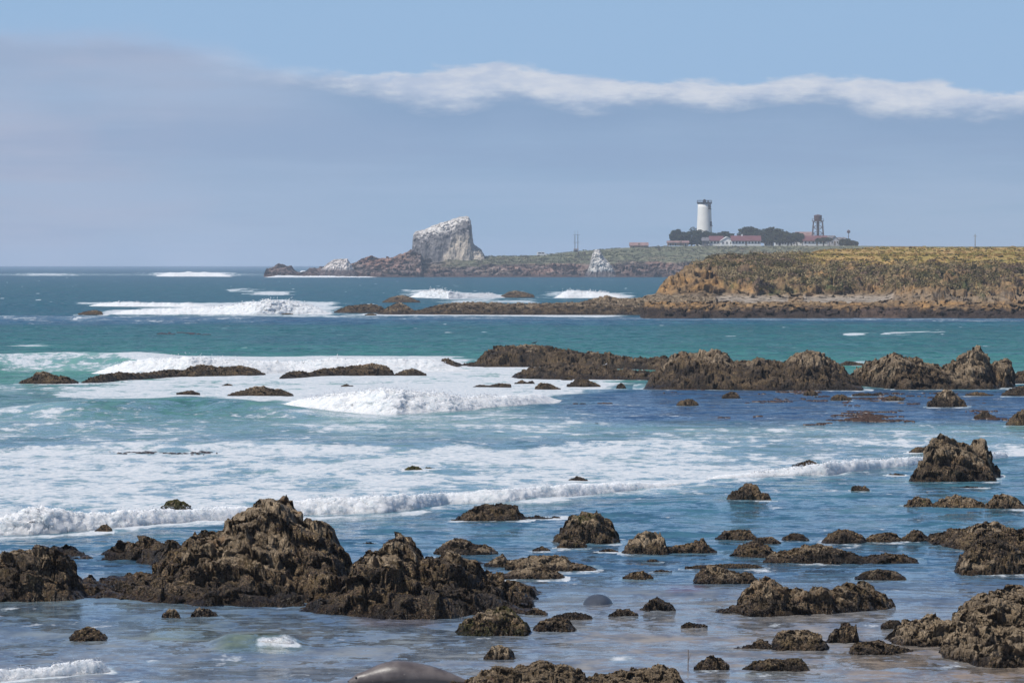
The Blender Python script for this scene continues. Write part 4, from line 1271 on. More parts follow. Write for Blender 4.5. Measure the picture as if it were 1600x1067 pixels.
# ------------------------------------------------------------------ far headland
def far_headland():
    cols = np.concatenate([np.arange(412, 1420, 1.2), np.arange(1420, 2900, 12.0)])
    rows = np.concatenate([np.linspace(2340, 2480, 150), np.linspace(2484, 2640, 60), np.linspace(2650, 3400, 40)])
    PX, DD = np.meshgrid(cols, rows)
    px, D = PX.ravel(), DD.ravel()
    X = (px - 800) / F * D
    n = fbm(X / 45, D / 45, 0.0, 4, 0.55, 601)
    n2 = fbm(X / 14, D / 14, 0.0, 5, 0.6, 602)
    n3 = fbm(X / 4, D / 4, 0.0, 4, 0.65, 603)
    top = pts(px, [(412, 431), (417, 421), (425, 418), (437, 416), (456, 418), (462, 423), (470, 426), (480, 424), (484, 420), (495, 421), (505, 418), (552, 413), (565, 407), (580, 402), (591, 404), (610, 406), (622, 400), (634, 397), (642, 393), (650, 396), (664, 400),
                   (752, 401), (800, 400.5), (850, 398.5), (875, 396), (900, 393), (950, 389.5), (1000, 385.5), (1040, 384), (1100, 383), (1340, 383), (1500, 384), (2900, 380)])
    cliffh = pts(px, [(412, 100), (640, 100), (660, 421), (760, 414), (820, 412), (880, 411), (940, 412), (1000, 410), (1100, 410)])   # row of the top of the cliff
    zt = zat(top, 2480.0)
    zc = np.minimum(zat(cliffh, 2440.0), zt)
    d = D + n * 22 + n2 * 9
    a = sstep(2376, 2400, d)
    c1 = np.clip((d - 2376) / 45.0, 0, 1) ** 0.8
    c2 = sstep(2410, 2500, d)
    narrow = sstep(640, 560, px)
    H = -1.2 + (zc + 1.2) * c1 + (zt - zc) * c2
    H = np.where(px < 650, -1.2 + (zt + 1.2) * np.clip((d - 2376) / 62.0, 0, 1) ** 0.9, H)
    H = H - narrow * sstep(2450, 2520, D) * 30
    H = H - sstep(1040, 640, px) * sstep(2500, 2640, D) * 30
    H = np.where(D > 2480, np.minimum(H, zat(top, 2480.0)), H)
    H = H + np.where(px > 660, 0, 1) * sstep(0, 2, H) * (n3 * 1.0 + n2 * 0.7)
    nb = 1 - 0.75 * sstep(970, 1000, px) * sstep(2470, 2500, D)
    cl = sstep(0.2, 1.5, H) * sstep(0.5, -1.5, H - zc) * sstep(640, 680, px)
    H = H + cl * (n3 * 2.0 + n2 * 1.8)
    veg = sstep(-1.0, 0.6, H - zc + n2 * 2.0 + n * 1.0) * sstep(655, 740, px + n2 * 30)
    H = H + veg * n3 * 0.35 * nb - (1 - nb) * 0.5
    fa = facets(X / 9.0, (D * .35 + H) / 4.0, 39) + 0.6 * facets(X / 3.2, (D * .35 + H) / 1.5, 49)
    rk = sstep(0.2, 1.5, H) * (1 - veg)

    def C(*c):
        return np.array(c)
    k = sstep(-0.35, 0.35, fbm(X / 30, D / 60, 0.0, 4, 0.6, 610))[:, None]
    col = C(.25, .155, .125) * k + C(.155, .125, .115) * (1 - k)
    k = sstep(0.05, 0.4, fbm(X / 10, D / 30, H / 4, 4, 0.6, 611))[:, None]
    col = col * (1 - k) + C(.33, .26, .22) * k
    k = sstep(-0.1, 0.25, fbm(X / 16, D / 30, H / 3, 4, 0.6, 612))[:, None]
    col = col * (1 - k) + C(.085, .065, .06) * k
    m = (sstep(520, 490, px))[:, None]
    col = col * (1 - m * .8) + C(.10, .075, .07) * m * .8
    m = (sstep(2.0, 0.7, H + n3 * .8))[:, None]
    col = col * (1 - m) + C(.075, .05, .045) * m
    m = (sstep(560, 575, px) * sstep(650, 630, px) * sstep(6.5, 8.5, H + n3))[:, None] * 0.6
    col = col * (1 - m) + C(.25, .145, .105) * m
    gc = C(.155, .16, .10) + n2[:, None] * C(.11, .09, .05) + n3[:, None] * C(.12, .11, .07)
    k = sstep(0.1, 0.5, fbm(X / 20, D / 35, 0.0, 4, 0.6, 613))[:, None]
    gc = gc * (1 - k) + C(.15, .115, .08) * k
    m = veg[:, None]
    col = np.clip(col * (1 - m) + gc * m, 0.01, 1)
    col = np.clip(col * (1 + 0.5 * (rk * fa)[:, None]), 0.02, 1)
    V = np.stack([X - 100, D - 2450 - rk * fa * 4.0, H + rk * fa * 0.9], -1)
    f = grid_faces(len(rows), len(cols))
    f = f[(H[f] > -1.0).any(1)]
    me = make_mesh('far_headland', V, f, True, {'Col': col})
    link('far_headland', me, TERR_FAR, (100, 2450, 0), kind='structure')
    ok = np.nonzero((veg > 0.5) & (px < 1340) & (D < 2560) & (n2 > -0.15) & ~((px > 970) & (D > 2490)))[0]
    N, NL = 2600, 12
    ids = rng.choice(ok, N)
    c = np.stack([X[ids], D[ids], H[ids]], -1)
    d3 = rng.normal(size=(N, NL, 3)); d3 /= np.linalg.norm(d3, axis=2, keepdims=True); d3[:, :, 2] = np.abs(d3[:, :, 2])
    sz = rng.uniform(0.25, 0.8, (N, 1, 1))
    q = c[:, None, :] + d3 * sz * np.array([1.5, 1.5, .7])
    t1 = rng.normal(size=(N, NL, 3)); t1 /= np.linalg.norm(t1, axis=2, keepdims=True)
    t2 = np.cross(t1, rng.normal(size=(N, NL, 3))); t2 /= np.linalg.norm(t2, axis=2, keepdims=True)
    s = sz * 0.42
    tri = np.stack([q + t1 * s * 1.3, q - t1 * s * .6 + t2 * s, q - t1 * s * .6 - t2 * s], 2).reshape(-1, 3)
    pal = np.array([(.085, .095, .055), (.13, .14, .08), (.19, .19, .12), (.15, .125, .09)])
    cc = pal[rng.integers(0, 4, N)][:, None, :] * rng.uniform(.8, 1.2, (N, NL, 1))
    me = make_mesh('coastal_scrub', tri - np.array([100, 2450, 0]), np.arange(len(tri)).reshape(-1, 3), False, {'Col': np.repeat(cc.reshape(-1, 3), 3, axis=0)})
    link('coastal_scrub', me, bpy.data.materials['scrub_leaves'], (100, 2450, 0), kind='stuff', label='grey-green low scrub dotted over the far headland')


far_headland()


# ------------------------------------------------------------------ sea stacks
def stack(name, label, cat, front, sil, base, tf, tb, colfn, step=0.5, rough=1.0, dedge=0.6):
    """a blocky mass: silhouette row table, front row of its foot at base height"""
    a, b = sil[0][0], sil[-1][0]
    Dm = front + tf
    cols = np.arange(a - 3, b + 3, step)
    u = np.concatenate([np.linspace(-1.05, 0, 120, endpoint=False), np.linspace(0, 1.05, 50)])
    PX, U = np.meshgrid(cols, u)
    px, uu = PX.ravel(), U.ravel()
    D = Dm + np.where(uu < 0, uu * tf, uu * tb)
    X = (px - 800) / F * Dm
    h = zat(pts(px, sil), Dm)
    out = np.clip(np.maximum(a - px, px - b) / 3.0, 0, 1)
    zb = base - 2.0
    L = float(h.max() - base)
    n = fbm(X / (0.25 * L), D / (0.25 * L), 0.0, 5, 0.55, 700)
    prof = np.clip(1 - np.clip(np.abs(uu) + 0.12 * n, 0, 1) ** 3.6, 0, 1) ** 0.75
    H = zb + (h - zb) * prof * (1 - out)
    zq = H / (0.2 * L)
    q = 0.2 * L
    a3 = fbm(X / q, D / q, zq, 5, 0.6, 710, ridged=True)
    ax = fbm(X / q, D / q, zq, 5, 0.6, 720)
    X2 = X + ax * 0.045 * L * rough * prof
    fb = facets(X / (0.16 * L), H / (0.13 * L) + ax * .5, 59) + 0.6 * facets(X / (0.06 * L), H / (0.05 * L) + ax * .5, 69)
    Y2 = D - (a3 * 0.10 + fb * 0.035) * L * rough * prof
    Z2 = H + (ax * 0.05 + fb * 0.010) * L * rough * prof
    col = colfn(px, X, D, H, h, uu, a3, ax)
    loc = (float(X.mean()), Dm, base)
    me = make_mesh(name, np.stack([X2 - loc[0], Y2 - loc[1], Z2 - base], -1), grid_faces(len(u), len(cols)), True, {'Col': col})
    return link(name, me, TERR_STACK, loc, label=label, category=cat)


def c_big(px, X, D, H, h, uu, a3, ax):
    grey = np.array((.165, .16, .165)); white = np.array((.64, .62, .585)); dark = np.array((.07, .068, .075)); cream = np.array((.46, .41, .34))  # grey rock colour is darkened to carry the shade of the mid face
    rel = (h - H)
    d = pts(px, [(640, 3), (660, 5), (690, 7.5), (720, 6), (735, 3), (760, 2)])
    w_ = sstep(1.0, -1.0, (rel - d) / 2.0 + a3 * 2.2 + ax * 1.2)[:, None]
    col = grey * (1 - w_) + white * w_
    k = sstep(0.1, 0.5, fbm(X / 3, H / 2.5, 0.0, 4, 0.6, 730))[:, None] * (1 - w_)
    col = col * (1 - k) + dark * k
    # pale apron spreading down to the right
    ap = sstep(-1.5, 1.5, (px - 692 - pts(H, [(9, 0), (22, 22)])) / 3 + ax * 2)
    ap = ap * sstep(23.0, 19.0, H + a3 * 2)
    ap = (ap * (0.55 + 0.45 * sstep(-0.2, 0.3, a3)))[:, None]
    col = col * (1 - ap) + cream * ap
    sp = (sstep(0.28, 0.42, fbm(X / 1.6, H / 1.4, 2.0, 4, 0.6, 731)) * 0.7)[:, None]
    return col * (1 - sp) + np.array((.60, .57, .53)) * sp


stack('sea_stack', 'massive pale grey sea stack with white guano cap and slanting top, on the far headland', 'sea stack', 2455,
      [(644, 398), (645.6, 392), (646.5, 366), (649, 362), (662, 360), (672, 355), (684, 350), (697, 347), (708, 343), (718, 340), (726, 338.5), (732, 339.5), (734.5, 345), (736, 355), (737.5, 370), (739, 380), (745, 386), (752, 392), (756, 400)],
      9.0, 26, 26, c_big, 0.35)


def c_white(px, X, D, H, h, uu, a3, ax):
    white = np.array((.62, .60, .56)); grey = np.array((.16, .14, .14))
    w_ = sstep(-0.35, 0.15, a3 + ax * 0.4 - sstep(5.0, 1.0, H) * 1.2)[:, None]
    return grey * (1 - w_) + white * w_


stack('sea_stack', 'smaller white-splashed pointed rock leaning on the far headland cliff below the radio masts', 'sea stack', 2374,
      [(914, 430), (921, 418), (925, 400), (928, 392), (933, 389.5), (938, 392), (941, 400), (946, 405), (952, 411), (957, 420), (962, 428)], 0.0, 9, 18, c_white, 0.35, 1.2)


def c_cap(px, X, D, H, h, uu, a3, ax):
    white = np.array((.62, .58, .55)); grey = np.array((.15, .12, .12))
    w_ = sstep(3.8, 5.6, H + a3 * 1.5)[:, None]
    return grey * (1 - w_) + white * w_


stack('sea_stack', 'low white-capped rock at the left tip of the far headland', 'sea stack', 2368,
      [(496, 428), (503, 420), (512, 412), (522, 406), (532, 405), (543, 405), (547, 412), (553, 422), (558, 430)], 0.0, 9, 14, c_cap, 0.4, 1.2)

# ------------------------------------------------------------------ lighthouse, station buildings
M_WHITE = simple_mat('white_paint', (.78, .77, .75), 0.6, 0.06, 0.5)
M_TOWER = simple_mat('tower_white', (.82, .80, .74), 0.6, 0.05, 0.3)
M_RED = simple_mat('red_roof', (.155, .062, .068), 0.7, 0.2, 0.6)
M_PINK = simple_mat('faded_roof', (.27, .17, .155), 0.8, 0.2, 0.6)
M_BLACK = simple_mat('black_iron', (.025, .025, .03), 0.5, 0.1, 1)
M_STEEL = simple_mat('weathered_steel', (.10, .075, .085), 0.6, 0.2, 1)
M_GREYROOF = simple_mat('grey_roof', (.16, .15, .16), 0.8, 0.2, 0.6)
M_GLASS = simple_mat('dark_window_glass', (.03, .035, .045), 0.15, 0.1, 1, 0.6)
M_TAN = simple_mat('tan_wall', (.42, .28, .17), 0.8, 0.2, 0.6)
M_WOOD = simple_mat('grey_wood', (.22, .18, .15), 0.9, 0.2, 1)
M_GREYWALL = simple_mat('pale_grey_wall', (.52, .50, .52), 0.8, 0.08, 1)
M_LOUVRE = simple_mat('tank_red', (.075, .042, .05), 0.6, 0.15, 0.8)

DB = 2560.0
S = DB / F                       # metres per photo pixel at the station


def bx_(px, D=DB):
    return (px - 800) / F * D


def zz(py, D=DB):
    return float(zat(py, D))


GROUND = zz(383.3)


def lighthouse():
    D = DB + 60
    x = bx_(1100.6, D)
    s = D / F
    zb = GROUND - 0.5
    zt = zz(318.5, D) - zb
    o = empty('lighthouse', (x, D, zb), 'tall white tapering tower with a black railed gallery and no lantern, rising behind dark trees', 'lighthouse')
    rb, rt = 12.9 * s, 10.3 * s
    m = MB()
    prof = [(rb + 0.5, 0), (rb + 0.5, 1.0), (rb, 1.2)] + [(rb + (rt - rb) * (k / 10.0) ** 0.9, 1.2 + (zt - 1.2) * k / 10.0) for k in range(1, 11)]
    m.lathe(prof, n=48).build('tower_shaft', M_TOWER, o, smooth=False)
    me = o.children[0].data
    me.polygons.foreach_set('use_smooth', [len(p.vertices) == 4 for p in me.polygons]); me.update()
    g = MB()
    g.lathe([(rt, zt), (rt + 0.35, zt + 0.15), (rt + 0.55, zt + 0.5), (rt + 0.55, zt + 0.75), (rt - 0.2, zt + 0.75)], n=48)
    for k in range(24):
        t = 2 * pi * k / 24
        g.bar(((rt - .05) * cos(t), (rt - .05) * sin(t), zt - 0.25), ((rt + .5) * cos(t), (rt + .5) * sin(t), zt + 0.3), 0.10, n=4)
    gal = g.build('gallery', M_BLACK, o)
    r = MB()
    for k in range(24):
        t = 2 * pi * k / 24
        r.bar(((rt + .4) * cos(t), (rt + .4) * sin(t), zt + .7), ((rt + .4) * cos(t), (rt + .4) * sin(t), zt + 1.9), 0.06, n=4)
        t2 = 2 * pi * (k + 1) / 24
        for hh in (1.3, 1.9):
            r.bar(((rt + .4) * cos(t), (rt + .4) * sin(t), zt + hh), ((rt + .4) * cos(t2), (rt + .4) * sin(t2), zt + hh), 0.06, n=4)
    r.build('railing', M_BLACK, gal)
    b = MB()
    b.lathe([(0.9, zt + .7), (0.9, zt + 1.9), (0.7, zt + 2.1), (.2, zt + 2.5)], n=12)
    b.box(1.6, 2.4, -.5, .5, zt + .7, zt + 1.9)
    b.build('beacon_lamp', M_BLACK, o)
    for pxo, py, hh in ((7.2, 323.0, 2.2), (9.6, 349.5, 2.2)):
        zc = zz(py, D) - zb
        rr = rb + (rt - rb) * ((zc - 1.2) / (zt - 1.2)) ** 0.9
        ang = math.asin(min(0.95, pxo * s / rr))
        w_ = MB(); w_.box(-.75, .75, -.35, .3, -hh / 2, hh / 2)
        wo = w_.build('window', M_BLACK, o, (rr * sin(ang), -rr * cos(ang), zc))
        wo.rotation_euler = (0, 0, ang)
        p = MB(); p.box(-.5, .5, -.42, -.36, -hh / 2 + .25, hh / 2 - .25)
        p.build('pane', M_GLASS, wo)
        q = MB(); q.box(-1.0, 1.0, -.75, -.1, -hh / 2 - .35, -hh / 2 - .01)
        q.build('sill', M_BLACK, wo)
    return o


lighthouse()


def gable_house(name, label, px0, px1, ridge, eave, wall, roofm, depth=9.0, D=DB, nwin=0, ends=0.0, wallm=None, door=False, axis='x', chim=False, base=None, group=None):
    """long house seen from its side; rows give ridge and eave"""
    x0, x1 = bx_(px0, D), bx_(px1, D)
    zb = (GROUND if base is None else base) - 0.3
    ze, zr = zz(eave, D) - zb, zz(ridge, D) - zb
    cx = 0.5 * (x0 + x1)
    o = empty(name, (cx, D, zb), label, 'building', group)
    hw = 0.5 * (x1 - x0)
    m = MB()
    if axis == 'x':
        a = hw - 0.35
        m.add([(-a, 0, 0), (a, 0, 0), (a, depth, 0), (-a, depth, 0), (-a, 0, ze), (a, 0, ze), (a, depth, ze), (-a, depth, ze), (-a, depth / 2, zr - .2), (a, depth / 2, zr - .2)],
              [(0, 1, 5, 4), (2, 3, 7, 6), (1, 2, 6, 9, 5), (3, 0, 4, 8, 7), (0, 3, 2, 1), (4, 5, 9, 8), (6, 7, 8, 9)])
        r = MB()
        e = 0.6
        th = 0.25
        sl = (zr - ze) / (depth / 2)
        r.add([(-hw, -e, ze - e * sl), (hw, -e, ze - e * sl), (hw, depth / 2, zr), (-hw, depth / 2, zr), (-hw, depth + e, ze - e * sl), (hw, depth + e, ze - e * sl),
               (-hw, -e, ze - e * sl + th), (hw, -e, ze - e * sl + th), (hw, depth / 2, zr + th), (-hw, depth / 2, zr + th), (-hw, depth + e, ze - e * sl + th), (hw, depth + e, ze - e * sl + th)],
              [(6, 7, 8, 9), (9, 8, 11, 10), (0, 3, 2, 1), (3, 4, 5, 2), (0, 1, 7, 6), (4, 10, 11, 5), (0, 6, 9, 3), (3, 9, 10, 4), (1, 2, 8, 7), (2, 5, 11, 8)])
    else:
        a = hw - 0.3
        m.add([(-a, 0, 0), (a, 0, 0), (a, depth, 0), (-a, depth, 0), (-a, 0, ze), (a, 0, ze), (a, depth, ze), (-a, depth, ze), (0, 0, zr - .15), (0, depth, zr - .15)],
              [(0, 1, 5, 8, 4), (2, 3, 7, 9, 6), (1, 2, 6, 5), (3, 0, 4, 7), (0, 3, 2, 1), (4, 8, 9, 7), (5, 6, 9, 8)])
        r = MB()
        th = 0.25
        sl = (zr - ze) / a
        zl = ze - (hw - a) * sl
        r.add([(-hw, -.4, zl), (0, -.4, zr), (hw, -.4, zl), (-hw, depth + .4, zl), (0, depth + .4, zr), (hw, depth + .4, zl),
               (-hw, -.4, zl + th), (0, -.4, zr + th), (hw, -.4, zl + th), (-hw, depth + .4, zl + th), (0, depth + .4, zr + th), (hw, depth + .4, zl + th)],
              [(6, 7, 10, 9), (7, 8, 11, 10), (0, 3, 4, 1), (1, 4, 5, 2), (0, 1, 7, 6), (1, 2, 8, 7), (3, 9, 10, 4), (4, 10, 11, 5), (0, 6, 9, 3), (2, 5, 11, 8)])
    m.build('wall', wall, o)
    ro = r.build('roof', roofm, o)
    if chim:
        MB().box(-hw * .3, -hw * .3 + .8, depth / 2 - .5, depth / 2 + .3, zr - .3, zr + 1.0).build('chimney', M_WHITE, ro)
    for k in range(nwin):
        t = (k + 0.6) / (nwin + 0.2)
        x = -hw + 0.3 + t * (2 * hw - 0.6)
        if door and k == nwin // 2:
            d_ = MB().box(x - .5, x + .5, -.08, .02, 0.3, 2.4).build('door', M_WOOD, o)
            MB().box(x + .3, x + .38, -.14, -.085, 1.2, 1.3).build('handle', M_BLACK, d_)
            continue
        h1 = min(ze - .4, 2.6)
        wf = MB().box(x - .52, x + .52, -.10, .02, h1 - 1.35, h1 + .05).build('window', M_WHITE, o)
        MB().box(x - .38, x + .38, -.13, -.105, h1 - 1.2, h1 - .08).build('pane', M_GLASS, wf)
    return o


gable_house('station_house', 'white building with dusky red roof nearest below the lighthouse, partly behind trees', 1108, 1131, 369.5, 376, M_WHITE, M_RED, nwin=4)
gable_house('station_house', 'white gable-fronted wing between the two left red-roofed buildings', 1125, 1146.5, 370.5, 376.5, M_WHITE, M_WHITE, D=DB - 6, depth=14, axis='y', nwin=3)
gable_house('station_shed', 'dark grey shed under the left trees beside the red-roofed house', 1096, 1108, 371.5, 376, M_GREYROOF, M_GREYROOF, D=DB - 4, depth=6, nwin=1, door=True)
gable_house('station_house', 'long low white building with a red roof, middle of the station', 1142, 1189.5, 369, 376, M_WHITE, M_RED, nwin=9, door=True, chim=True, D=DB - 10)
gable_house('station_house', 'small white house with pink roof between the long red roof and the big tree', 1194, 1210, 373.2, 376.8, M_WHITE, M_PINK, nwin=3, D=DB + 5)
gable_house('station_house', 'low white building seen in slots between tree trunks', 1210, 1253, 374.5, 377.2, M_WHITE, M_GREYROOF, nwin=9, D=DB + 25)
gable_house('station_house', 'white gabled house with faded pink roof behind the red roof left of the water tower', 1243, 1272, 363, 371, M_WHITE, M_PINK, D=DB + 22, depth=10, nwin=2)
gable_house('station_house', 'white building with a broad red roof in front of the water tower', 1254, 1293, 369, 376, M_WHITE, M_RED, nwin=6, door=True, D=DB - 6)
gable_house('station_house', 'long grey-roofed building behind the foot of the water tower', 1276, 1306, 368.8, 374, M_GREYWALL, M_GREYROOF, nwin=3, D=DB + 14)
gable_house('station_house', 'pale grey gable-fronted house right of the water tower', 1297, 1311.5, 369, 375.5, M_GREYWALL, M_GREYROOF, depth=10, axis='y', nwin=3, door=True, D=DB - 8)
gable_house('station_house', 'grey-roofed low shed at the right end, partly behind the last bush', 1309, 1322, 371.5, 375.5, M_WHITE, M_GREYROOF, nwin=2, D=DB)
gable_house('station_shed', 'low tan shed at the left end of the station in front of dark trees', 1042, 1077, 377, 379.3, M_TAN, M_PINK, nwin=4, D=DB - 14, depth=6, door=True)
gable_house('barn', 'long low pinkish shed alone on the headland left of the lighthouse', 983.5, 1013.5, 379.6, 383.6, M_TAN, M_PINK, nwin=3, D=2530, depth=7, door=True, base=zz(386.2, 2530))


def water_tower():
    D = DB + 6
    x = bx_(1279)
    zb = GROUND - .3
    s = D / F
    o = empty('water_tower', (x, D, zb), 'dark red water tank on a cross-braced steel trestle behind the red roof', 'water tower')
    ztop = zz(335.5, D) - zb; zt0 = zz(344.6, D) - zb; zp = zz(346.0, D) - zb
    MB().lathe([(5.9 * s, zp + .32), (6.1 * s, zt0 + .6), (6.1 * s, ztop - 1.0), (6.3 * s, ztop - .9), (6.3 * s, ztop - .6), (5.6 * s, ztop - .3), (0.2, ztop + .1)], n=28).build('tank', M_LOUVRE, o, smooth=False)
    p = MB(); p.lathe([(9.5 * s, zp), (9.5 * s, zp + .3)], n=20)
    for k in range(12):
        t = 2 * pi * k / 12
        t2 = 2 * pi * (k + 1) / 12
        p.bar((9.2 * s * cos(t), 9.2 * s * sin(t), zp + .3), (9.2 * s * cos(t), 9.2 * s * sin(t), zp + 1.4), .07, n=4)
        p.bar((9.2 * s * cos(t), 9.2 * s * sin(t), zp + 1.4), (9.2 * s * cos(t2), 9.2 * s * sin(t2), zp + 1.4), .06, n=4)
    p.build('platform', M_STEEL, o)
    r0, r1 = 10.2 * s, 7.2 * s
    cs = [(-1, -1), (1, -1), (1, 1), (-1, 1)]
    lv = [0, .26, .5, .75, 1.0]

    def pt(c, t):
        r = r0 + (r1 - r0) * t
        return (c[0] * r * .96, c[1] * r * .96, zp * t)
    for c in cs:
        MB().bar(pt(c, 0), pt(c, 1), .26, .22).build('leg', M_STEEL, o)
    b = MB()
    for i in range(4):
        c, e = cs[i], cs[(i + 1) % 4]
        for j in range(4):
            b.bar(pt(c, lv[j]), pt(e, lv[j + 1]), .11, n=4).bar(pt(e, lv[j]), pt(c, lv[j + 1]), .11, n=4)
            b.bar(pt(c, lv[j + 1]), pt(e, lv[j + 1]), .15, n=4)
    b.build('bracing', M_STEEL, o)
    MB().lathe([(.7, 0), (.7, zp)], n=10).build('riser_pipe', M_STEEL, o)


water_tower()


def mast(name, label, px, D, top, base, kind):
    x = bx_(px, D); zb = zz(base, D) - .3; h = zz(top, D) - zb
    o = empty(name, (x, D, zb), label, 'mast')
    if kind == 'lattice':
        m = MB(); w_ = .20
        for c in ((-w_, -w_), (w_, -w_), (0, w_)):
            m.bar((*c, 0), (*c, h), .055, n=4)
        k = 0.0
        ps = [(-w_, -w_), (w_, -w_), (0, w_)]
        while k < h - 1.2:
            for i in range(3):
                a, b = ps[i], ps[(i + 1) % 3]
                m.bar((*a, k), (*b, k + 1.2), .03, n=4)
            k += 1.2
        m.build('lattice', M_STEEL, o)
        e = MB(); e.bar((-1.0, 0, h - .2), (1.0, 0, h - .2), .09, n=4); e.bar((0, 0, h), (0, 0, h + 2.0), .07, n=4)
        e.bar((-.9, 0, h * .55), (.9, 0, h * .55), .09, n=4)
        e.build('antenna', M_STEEL, o)
    elif kind == 'pole':
        MB().bar((0, 0, 0), (0, 0, h), .13, .08).build('pole', M_WOOD, o)
        MB().bar((-.5, 0, h - .6), (.5, 0, h - .6), .07, n=4).build('crossarm', M_WOOD, o)
    else:
        MB().bar((0, 0, 0), (0, 0, h), .22, .16).build('pole', M_STEEL, o)
        MB().lathe([(.2, h - .6), (.85, h - .3), (.95, h + .5), (.5, h + 1.1), (.1, h + 1.3)], n=10).build('instrument_head', M_STEEL, o)
    return o


mast('radio_mast', 'left one of a pair of thin lattice radio masts on the far headland', 898.3, 2460, 366.5, 393.5, 'lattice')
mast('radio_mast', 'right one of a pair of thin lattice radio masts on the far headland', 902.8, 2460, 366.5, 393.0, 'lattice')
mast('weather_mast', 'short mast with a dark head over the bush at the right', 1325.8, DB - 4, 363, 383, 'head')
mast('utility_pole', 'lone thin pole sticking up behind the golden grass of the near headland', 1523.5, 1350, 366, 390, 'pole')
gable_house('equipment_hut', 'tiny dark hut at the foot of the twin radio masts', 896.5, 904.0, 389.2, 390.6, M_GREYROOF, M_GREYROOF, D=2452, depth=3, base=zz(393, 2452))


def van():
    D = 2452
    x = bx_(846.5, D); zb = zz(400.4, D)
    o = empty('van', (x, D, zb), 'white van parked on the far headland between the sea stack and the radio masts', 'van', rz=0.1)
    m = MB()
    y0, y1 = -.95, .95
    pr = [(-2.4, .4), (2.1, .4), (2.4, .6), (2.4, 1.1), (1.7, 1.3), (1.2, 2.1), (-2.3, 2.15), (-2.4, 1.9)]
    n = len(pr)
    m.add([(a, y0, b) for a, b in pr] + [(a, y1, b) for a, b in pr], [tuple(range(n)), tuple(range(2 * n - 1, n - 1, -1))] + [(i, i + n, (i + 1) % n + n, (i + 1) % n) for i in range(n)])
    m.build('body', M_WHITE, o)
    for sx in (-1.5, 1.5):
        for sy in (-.9, .9):
            w_ = MB(); w_.bar((sx, sy - .12, .36), (sx, sy + .12, .36), .36, n=14)
            w_.build('wheel', M_BLACK, o)
    MB().box(-.1, 1.1, -1.0, -.96, 1.3, 1.85).build('side_window', M_GLASS, o)
    MB().box(-1.9, -.4, -1.0, -.96, 1.3, 1.85).build('side_window', M_GLASS, o)


van()

# ------------------------------------------------------------------ cypress trees at the station
LEAF, lt, lbs, lout = material('cypress_foliage')
lt.put(lbs.inputs['Base Color'], lt.attr('Col').outputs['Color'])
lbs.inputs['Roughness'].default_value = 0.9
lbs.inputs['Specular IOR Level'].default_value = 0.1
BARK = simple_mat('bark', (.10, .075, .06), 0.9, 0.2, 1)


def cypress(label, px0, px1, top, bottom, D, lean=0.0, trunks=1, seed=1, name='cypress_tree', skirt=0.45):
    r = np.random.default_rng(seed)
    x0, x1 = bx_(px0, D), bx_(px1, D)
    cx = (x0 + x1) / 2; hw = (x1 - x0) / 2
    zb = GROUND - .4
    h = zz(top, D) - zb
    hb = zz(bottom, D) - zb
    o = empty(name, (cx, D, zb), label, 'tree' if 'tree' in name else 'bush', 'dark trees around the lighthouse station')
    # crown: clumps along an umbrella-like outline
    ncl = int(60 + hw * 10)
    P_ = []; Cc = []
    for k in range(ncl):
        a = r.uniform(-1, 1); b = r.uniform(-1, 1)
        if a * a + b * b > 1:
            continue
        edge = sqrt(max(0.0, 1 - a * a - 0.6 * b * b))
        zt = hb + (h - hb) * (0.35 + 0.65 * edge ** 0.8) * r.uniform(0.82, 1.0)
        zc = hb + (zt - hb) * r.uniform(0.12, 1.0) ** 0.8
        ccx = a * hw * 0.92 + lean * (zc - hb) / max(h - hb, .1) * hw
        rad = r.uniform(0.14, 0.26) * min(hw, (h - hb) * 1.1)
        shade = r.uniform(0.75, 1.25)
        nl = 70
        d = r.normal(size=(nl, 3)); d /= np.linalg.norm(d, axis=1, keepdims=True)
        q = np.array((ccx, b * hw * 0.7, zc - rad * .5)) + d * rad * np.array((1.35, 1.35, .75)) * r.uniform(.55, 1.0, (nl, 1))
        t1 = r.normal(size=(nl, 3)); t1 /= np.linalg.norm(t1, axis=1, keepdims=True)
        t2 = np.cross(t1, r.normal(size=(nl, 3))); t2 /= np.linalg.norm(t2, axis=1, keepdims=True)
        s_ = r.uniform(.22, .48, (nl, 1))
        P_.append(np.stack([q + t1 * s_ * 1.2, q - t1 * s_ * .6 + t2 * s_, q - t1 * s_ * .6 - t2 * s_], 1).reshape(-1, 3))
        Cc.append(np.repeat(np.array((.040, .052, .026))[None] * shade * r.uniform(.8, 1.25, (nl, 1)), 3, axis=0))
    V = np.concatenate(P_); Cc = np.concatenate(Cc)
    link('crown', make_mesh('crown', V, np.arange(len(V)).reshape(-1, 3), False, {'Col': Cc}), LEAF, parent=o)
    for k in range(trunks):
        bxp = (k - (trunks - 1) / 2) * hw * 0.55 + r.uniform(-.4, .4)
        m = MB()
        mid = (bxp * 1.1 + lean * hw * .3 + r.uniform(-.5, .5), r.uniform(-.4, .4), hb + .2)
        m.bar((bxp, 0, 0), mid, .42, .30)
        for j in range(4):
            m.bar(mid, (mid[0] + r.uniform(-.45, .45) * hw, r.uniform(-.35, .35) * hw, hb + (h - hb) * r.uniform(.35, .7)), .2, .07)
        m.build('trunk', BARK, o)
    return o


